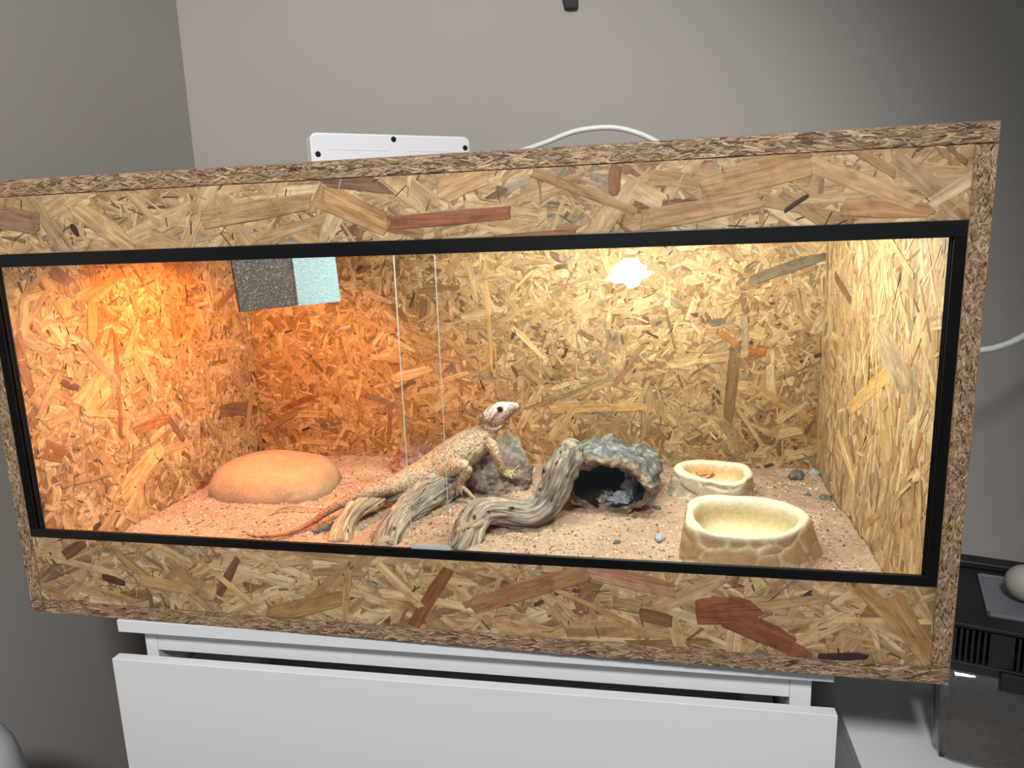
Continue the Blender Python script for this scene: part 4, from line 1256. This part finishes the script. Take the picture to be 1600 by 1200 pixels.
for i in range(62, 120):                        # fringe of pale spines low on each flank
    c, r = Vector(SP[i][:3]), SP[i][3]
    tg = (Vector(SP[min(i + 1, 129)][:3]) - Vector(SP[i - 1][:3])).normalized()
    up = (Vector((0, 0, 1)) - tg * tg.z).normalized()
    sd = tg.cross(up)
    for s in (1, -1):
        for row, (ang, h) in enumerate(((-0.35, 0.0042), (-0.62, 0.003), (0.25, 0.0018))):
            if rng.random() < (0.9, 0.7, 0.35)[row]:
                an = ang + rng.uniform(-0.1, 0.1)
                dr = sd * (s * math.cos(an) * 1.14) + up * math.sin(an)
                cone(V, F_, c + dr * (r * 0.955), dr - tg * 0.5, h * rng.uniform(0.7, 1.1), 0.0010)
fs_ = part('flank_spikes', mesh_from('flank_spikes', V, F_), spike_m, liz)

eye_m = plain('dark_eye', (38, 22, 18), 0.12)
lid_m = plain('eyelid', (186, 150, 146), 0.6)
for s in (1, -1):
    ec = HB + hf * (HL * 0.60) + hs * (s * 0.0140) + hu * 0.0072
    bm = bmesh.new()
    bmesh.ops.create_uvsphere(bm, u_segments=20, v_segments=12, radius=0.0056)
    bmesh.ops.translate(bm, vec=ec, verts=bm.verts)
    eo = part('eye', bm_mesh(bm, 'eye', True), eye_m, liz)
    eo['label'] = 'round dark brown eye'
    ring = [(*(ec + hs * (s * 0.0022) + hf * (0.0060 * math.cos(a)) + hu * (0.0048 * math.sin(a))), 0.0010) for a in [2 * math.pi * k / 12 for k in range(13)]]
    lo = part('eyelid', tube('eyelid', ring, 32, 8), lid_m, liz)
claw_m = plain('claw', (216, 196, 178), 0.4)
for L_ in LIMBS:
    a, b = Vector(L_[-2][:3]), Vector(L_[-1][:3])
    if L_[-1][3] < 0.0027 and len(L_) < 6:
        d = (b - a).normalized()
        V, F_ = [], []
        cone(V, F_, b - d * 0.001, d + Vector((0, 0, -0.5)), 0.0055, 0.0011, 7)
        part('claw', mesh_from('claw', V, F_, True), claw_m, liz)

# ------------------------------------------------------------------ power strip and cables on the vivarium roof
yaw = math.atan2(0.15, 0.207)
ps = thing('power_strip', 'white power strip standing on edge on the vivarium roof, screwed back facing out', 'power strip', (0.370, 0.250, H), yaw)
def rounded_slab(name, x0, x1, z0, z1, y0, y1, r, bev):
    bm = bmesh.new()
    pts = []
    for cx, cz, a0 in ((x1 - r, z1 - r, 0), (x0 + r, z1 - r, 90), (x0 + r, z0 + r, 180), (x1 - r, z0 + r, 270)):
        for k in range(7):
            a = math.radians(a0 + 15 * k)
            pts.append((cx + r * math.cos(a), cz + r * math.sin(a)))
    vs_ = [bm.verts.new((p[0], y0, p[1])) for p in pts]
    f = bm.faces.new(vs_)
    ext = bmesh.ops.extrude_face_region(bm, geom=[f])
    bmesh.ops.translate(bm, vec=(0, y1 - y0, 0), verts=[e for e in ext['geom'] if isinstance(e, bmesh.types.BMVert)])
    bmesh.ops.recalc_face_normals(bm, faces=bm.faces)
    ring = [e for e in bm.edges if all(abs(v.co.y - y0) < 1e-6 for v in e.verts) or all(abs(v.co.y - y1) < 1e-6 for v in e.verts)]
    bmesh.ops.bevel(bm, geom=ring, offset=bev, segments=3, affect='EDGES')
    return bm_mesh(bm, name)
link('case', rounded_slab('case', 0, 0.256, 0.0005, 0.0730, 0, 0.042, 0.010, 0.0025), M['white_plastic'], ps)
for sx, sz in ((0.0095, 0.0415), (0.128, 0.0660), (0.2475, 0.0555)):
    v, f, _ = tube_geo([(sx, -0.0006, sz, 0.0042), (sx, 0.0010, sz, 0.0042)], 2, 16, round_ends=False)
    so = link('screw', mesh_from('screw', v, f, False), M['screw'], ps)
    link('screw_slot', box('screw_slot', sx - 0.0026, sx + 0.0026, -0.0010, -0.0004, sz - 0.0005, sz + 0.0005), M['black'], so)
for xa, xb in ((0.026, 0.118), (0.150, 0.236)):
    link('moulded_line', box('moulded_line', xa, xb, -0.0005, 0.0008, 0.0485, 0.0493), M['white_plastic'], ps)
link('cable_gland', tube('cable_gland', [(0.2545, 0.02, 0.047, 0.0062), (0.268, 0.021, 0.047, 0.0056), (0.276, 0.021, 0.047, 0.0042)], 10, 16), M['white_plastic'], ps)
e0 = Vector((0.370, 0.250, H)) + Vector((0.270 * math.cos(yaw) - 0.021 * math.sin(yaw), 0.270 * math.sin(yaw) + 0.021 * math.cos(yaw), 0.047))
wire = [(*e0, .0042), (0.6436, 0.425, 0.6445, .0042), (0.6973, 0.42, 0.6560, .0043), (0.7499, 0.42, 0.6715, .0044), (0.8064, 0.42, 0.6735, .0044), (0.8517, 0.42, 0.6610, .0044), (0.8917, 0.42, 0.6400, .0044),
        (0.950, 0.43, 0.6120, .0044), (1.02, 0.45, 0.6024, .0044), (1.10, 0.52, 0.6024, .0044), (1.13, 0.60, 0.6024, .0044), (1.135, 0.650, 0.585, .0044), (1.135, 0.662, 0.50, .0044), (1.135, 0.668, 0.10, .0044)]
Rz = Matrix.Rotation(-yaw, 4, 'Z') @ Matrix.Translation(-Vector((0.370, 0.250, H)))
wl = [(*(Rz @ Vector(w[:3])), w[3]) for w in wire]
link('cable', tube('cable', wl, 110, 14), M['cable'], ps)
solo('lamp_cable', tube('lamp_cable', [(1.2004, 0.42, 0.302, .0052), (1.28, 0.435, 0.300, .0052), (1.36, 0.45, 0.3035, .0052), (1.384, 0.45, 0.307, .0052), (1.406, 0.45, 0.312, .0052), (1.44, 0.45, 0.329, .0052), (1.55, 0.50, 0.385, .0052), (1.66, 0.62, 0.43, .0052), (1.70, 0.713, 0.44, .0052)], 80, 14),
     M['cable'], (1.2004, 0.42, 0.302), 'white cable leaving the right side of the vivarium towards the wall', 'cable')

# ------------------------------------------------------------------ chest of drawers under the vivarium
CW = 0.944
ch = thing('chest_of_drawers', 'white chest of drawers under the vivarium with its top drawer pulled slightly open', 'chest of drawers', (0.1412, -0.0030, FLOOR), math.radians(1.18))
Z = -FLOOR
link('top_panel', box('top_panel', 0, CW, 0, 0.42, Z - 0.0185, Z - 0.0004, 0.0008), M['white_lam'], ch)
link('side_panel', box('side_panel', 0.026, 0.0445, 0.018, 0.415, 0.02, Z - 0.0187, 0.0004), M['white_lam'], ch)
link('side_panel', box('side_panel', CW - 0.0445, CW - 0.020, 0.018, 0.415, 0.02, Z - 0.0187, 0.0004), M['white_lam'], ch)
link('back_panel', box('back_panel', 0.0447, CW - 0.0447, 0.408, 0.414, 0.02, Z - 0.0187), M['white_lam'], ch)
link('rail', box('rail', 0.0449, CW - 0.0449, 0.0185, 0.036, Z - 0.054, Z - 0.0187, 0.0004), M['white_lam'], ch)
link('plinth', box('plinth', 0.03, CW - 0.03, 0.05, 0.40, 0.0, 0.0198), M['white_lam'], ch)
def drawer(z1, hgt, pull):
    d = bpy.data.objects.new('drawer', None)
    d.empty_display_size = 0.03
    COL.objects.link(d)
    d.parent = ch
    d.location = (0, pull, 0)
    link('front', box('front', -0.002, CW + 0.002, 0.0, 0.0150, z1 - hgt, z1, 0.0007), M['white_lam'], d)
    link('side', box('side', 0.052, 0.064, 0.0152, 0.36, z1 - hgt + 0.02, z1 - 0.05), M['white_lam'], d)
    link('side', box('side', CW - 0.064, CW - 0.052, 0.0152, 0.36, z1 - hgt + 0.02, z1 - 0.05), M['white_lam'], d)
    link('bottom', box('bottom', 0.0642, CW - 0.0642, 0.0152, 0.36, z1 - hgt + 0.026, z1 - hgt + 0.032), M['white_lam'], d)
    link('back', box('back', 0.0642, CW - 0.0642, 0.348, 0.36, z1 - hgt + 0.033, z1 - 0.05), M['white_lam'], d)
    return d
drawer(Z - 0.050, 0.222, -0.0165)
drawer(Z - 0.278, 0.222, 0.0025)
drawer(Z - 0.506, 0.222, 0.0025)

# ------------------------------------------------------------------ white side table on the right
TZ = -0.18
tb = thing('side_table', 'white side table right of the chest, lower than the vivarium base', 'table', (1.1415, -0.42, FLOOR))
part('table_top', box('table_top', 1.1415, 1.95, -0.42, 0.70, TZ - 0.022, TZ, 0.001), M['white_lam'], tb)
part('side_panel', box('side_panel', 1.1420, 1.160, -0.41, 0.69, FLOOR, TZ - 0.0222), M['white_lam'], tb)
part('side_panel', box('side_panel', 1.93, 1.948, -0.41, 0.69, FLOOR, TZ - 0.0222), M['white_lam'], tb)
part('back_panel', box('back_panel', 1.1602, 1.9298, 0.672, 0.688, FLOOR + 0.3, TZ - 0.0222), M['white_lam'], tb)

# ------------------------------------------------------------------ plastic tank with a black ventilated lid
TANK, TROT = Vector((1.2230, 0.1063, TZ)), math.radians(-16)
fx0, fx1, fy0, fy1, fz0, fz1 = 0.0, 0.36, 0.0, 0.19, 0.0, 0.150
tank = thing('plastic_tank', 'clear plastic pet tank with a black ventilated lid on the white table', 'tank', TANK, TROT)
def tl(x, y, z):
    return TANK + Matrix.Rotation(TROT, 3, 'Z') @ Vector((x, y, z))
def tub(name):
    bm = bmesh.new()
    N = 10
    def loop(x0, x1, y0, y1, z, r):
        out = []
        for cx, cy, a0 in ((x1 - r, y1 - r, 0), (x0 + r, y1 - r, 90), (x0 + r, y0 + r, 180), (x1 - r, y0 + r, 270)):
            for k in range(N):
                a = math.radians(a0 + 90 * k / (N - 1))
                out.append(bm.verts.new((cx + r * math.cos(a), cy + r * math.sin(a), z)))
        return out
    tp, w = 0.010, 0.0022
    seq = [(tp + 0.012, fz0 + 0.0004, 0.018), (tp + 0.004, fz0 + 0.003, 0.020), (tp, fz0 + 0.012, 0.022), (0.0, fz1, 0.024), (w, fz1, 0.022), (tp + w, fz0 + 0.013, 0.020), (tp + 0.006, fz0 + 0.005, 0.018), (tp + 0.013, fz0 + 0.003, 0.016)]
    L_ = [loop(fx0 + i, fx1 - i, fy0 + i, fy1 - i, z, r) for i, z, r in seq]
    for a, b in zip(L_, L_[1:]):
        for k in range(len(a)):
            bm.faces.new((a[k], a[(k + 1) % len(a)], b[(k + 1) % len(a)], b[k]))
    bm.faces.new(L_[0][::-1])
    bm.faces.new(L_[-1])
    bmesh.ops.recalc_face_normals(bm, faces=bm.faces)
    return bm_mesh(bm, name, True)
link('tub', tub('tub'), M['clear'], tank)
LT = 0.206
lid_e = bpy.data.objects.new('lid', None)
lid_e.empty_display_size = 0.03
COL.objects.link(lid_e); lid_e.parent = tank
gy = fy0 - 0.006
lx0, lx1 = fx0 - 0.006, fx1 + 0.006
# hatch opening in the top
hx0, hx1, hy0, hy1 = lx0 + 0.060, lx1 - 0.060, fy0 + 0.028, fy1 - 0.042
link('frame', join_boxes('frame', [(lx0, lx1, gy, fy1 + 0.006, fz1 - 0.008, fz1 + 0.006, 0.002), (lx0, lx1, gy + 0.001, hy0, LT - 0.006, LT, 0.0015), (lx0, lx1, hy1, fy1 + 0.004, LT - 0.006, LT, 0.0015),
     (lx0, hx0, hy0, hy1, LT - 0.006, LT), (hx1, lx1, hy0, hy1, LT - 0.006, LT), (lx0, lx0 + 0.005, gy, fy1 + 0.004, fz1 + 0.004, LT - 0.004), (lx1 - 0.005, lx1, gy, fy1 + 0.004, fz1 + 0.004, LT - 0.004),
     (lx0, lx1, fy1, fy1 + 0.004, fz1 + 0.004, LT - 0.004), (lx0, lx1, fy1 - 0.022, fy1 + 0.004, LT, LT + 0.010, 0.002)]), M['lid'], lid_e)
hp = link('hatch', box('hatch', hx0 + 0.001, hx1 - 0.001, hy0 + 0.001, hy1 - 0.001, LT - 0.005, LT - 0.001, 0.001), M['hatch'], lid_e)
link('hatch_rim', join_boxes('hatch_rim', [(hx0, hx0 + 0.004, hy0, hy1, LT - 0.001, LT + 0.0035, 0.0008), (hx1 - 0.004, hx1, hy0, hy1, LT - 0.001, LT + 0.0035, 0.0008), (hx0, hx1, hy0, hy0 + 0.004, LT - 0.001, LT + 0.0035, 0.0008), (hx0, hx1, hy1 - 0.004, hy1, LT - 0.001, LT + 0.0035, 0.0008)]), M['hatch'], lid_e)
gx = lx0 + 0.005
xs = gx
while xs < lx1 - 0.03:                                   # front of the lid: solid piers between slotted vents
    link('vent_pier', box('vent_pier', xs, min(xs + 0.022, lx1 - 0.005), gy, gy + 0.004, fz1 + 0.0065, LT - 0.0065), M['lid'], lid_e)
    for k in range(6):
        x = xs + 0.022 + 0.0062 * k
        if x < lx1 - 0.008:
            link('slat', box('slat', x + 0.0034, x + 0.0060, gy, gy + 0.004, fz1 + 0.0065, LT - 0.0065), M['lid'], lid_e)
    xs += 0.022 + 0.0062 * 6
link('clip', box('clip', 0.068, 0.098, gy - 0.006, gy + 0.002, fz1 - 0.020, fz1 + 0.004, 0.002), M['lid'], lid_e)
def bed():
    nx, ny = 70, 40
    V, F_ = [], []
    x0, x1, y0, y1 = fx0 + 0.0165, fx1 - 0.0165, fy0 + 0.0165, fy1 - 0.0165
    for j in range(ny):
        for i in range(nx):
            x, y = x0 + (x1 - x0) * i / (nx - 1), y0 + (y1 - y0) * j / (ny - 1)
            V.append((x, y, fz0 + 0.058 + 0.055 * (y - y0) / (y1 - y0) + 0.010 * fbm(Vector((x * 40, y * 40, 2)), 4) + 0.004 * noise.noise((x * 170, y * 170, 1))))
    for j in range(ny - 1):
        for i in range(nx - 1):
            a = j * nx + i
            F_.append((a, a + 1, a + nx + 1, a + nx))
    n0 = len(V)
    ring = [i for i in range(nx)] + [j * nx + nx - 1 for j in range(1, ny)] + [(ny - 1) * nx + i for i in range(nx - 2, -1, -1)] + [j * nx for j in range(ny - 2, 0, -1)]
    for k in ring:
        V.append((V[k][0], V[k][1], fz0 + 0.0045))
    m = len(ring)
    for k in range(m):
        F_.append((ring[k], n0 + k, n0 + (k + 1) % m, ring[(k + 1) % m]))
    F_.append([n0 + k for k in range(m)][::-1])
    return mesh_from('bedding', V, F_, False)
bo = link('bedding', bed(), M['bedding'])
bo.location, bo.rotation_euler = TANK, (0, 0, TROT)
tag(bo, 'dark brown bark bedding inside the plastic tank', 'bedding', kind='stuff')
hc = tl(0.175, 0.085, 0.088)
solo('tank_hide', blob('tank_hide', hc, (0.045, 0.035, 0.042), 4.4, 0.22, 1.4, 4, 0, 0.03, 0.4), M['ball'], (hc[0], hc[1], hc[2] - 0.03), 'pale rounded hide half buried in the tank bedding', 'hide')
bc = (1.3439, 0.1531, 0.0260)
bm = bmesh.new()
bmesh.ops.create_uvsphere(bm, u_segments=36, v_segments=20, radius=0.024)
bmesh.ops.scale(bm, vec=(1.0, 1.0, 0.95), verts=bm.verts)
bmesh.ops.translate(bm, vec=(bc[0], bc[1] + 0.010, 0.0278 + 0.0228), verts=bm.verts)
solo('pale_ball', bm_mesh(bm, 'pale_ball', True), M['ball'], (bc[0], bc[1] + 0.010, 0.0278), 'pale round ball resting on the black tank lid', 'ball')

# ------------------------------------------------------------------ things at the edges of the picture
solo('hanging_strap', tube('hanging_strap', [(0.7128, 0.712, 0.9395, 0.0105), (0.7128, 0.712, 0.944, 0.0135), (0.7115, 0.711, 0.955, 0.0150), (0.709, 0.711, 0.98, 0.0170), (0.705, 0.711, 1.05, 0.020), (0.70, 0.711, 1.16, 0.022), (0.70, 0.711, 1.25, 0.016)], 40, 20, flat=1.0, side=(0, 1, 0)),
     M['ornament'], (0.7128, 0.712, 1.1), 'dark purple strap end hanging on the wall above the vivarium', 'strap')
bpy.data.objects['hanging_strap'].data.transform(Matrix.Diagonal((1, 0.32, 1, 1)))
pr = [(-0.030, -0.10, FLOOR + 0.0005, 0.050), (-0.030, -0.10, FLOOR + 0.02, 0.060), (-0.030, -0.10, -0.5, 0.062), (-0.030, -0.10, -0.28, 0.061), (-0.030, -0.10, -0.18, 0.054), (-0.030, -0.10, -0.14, 0.042), (-0.030, -0.10, -0.115, 0.026), (-0.030, -0.10, -0.105, 0.010)]
solo('laundry_bin', tube('laundry_bin', pr, 60, 40, round_ends=False), M['dull_white'], (-0.030, -0.10, FLOOR), 'pale grey round topped bin standing left of the chest', 'bin')
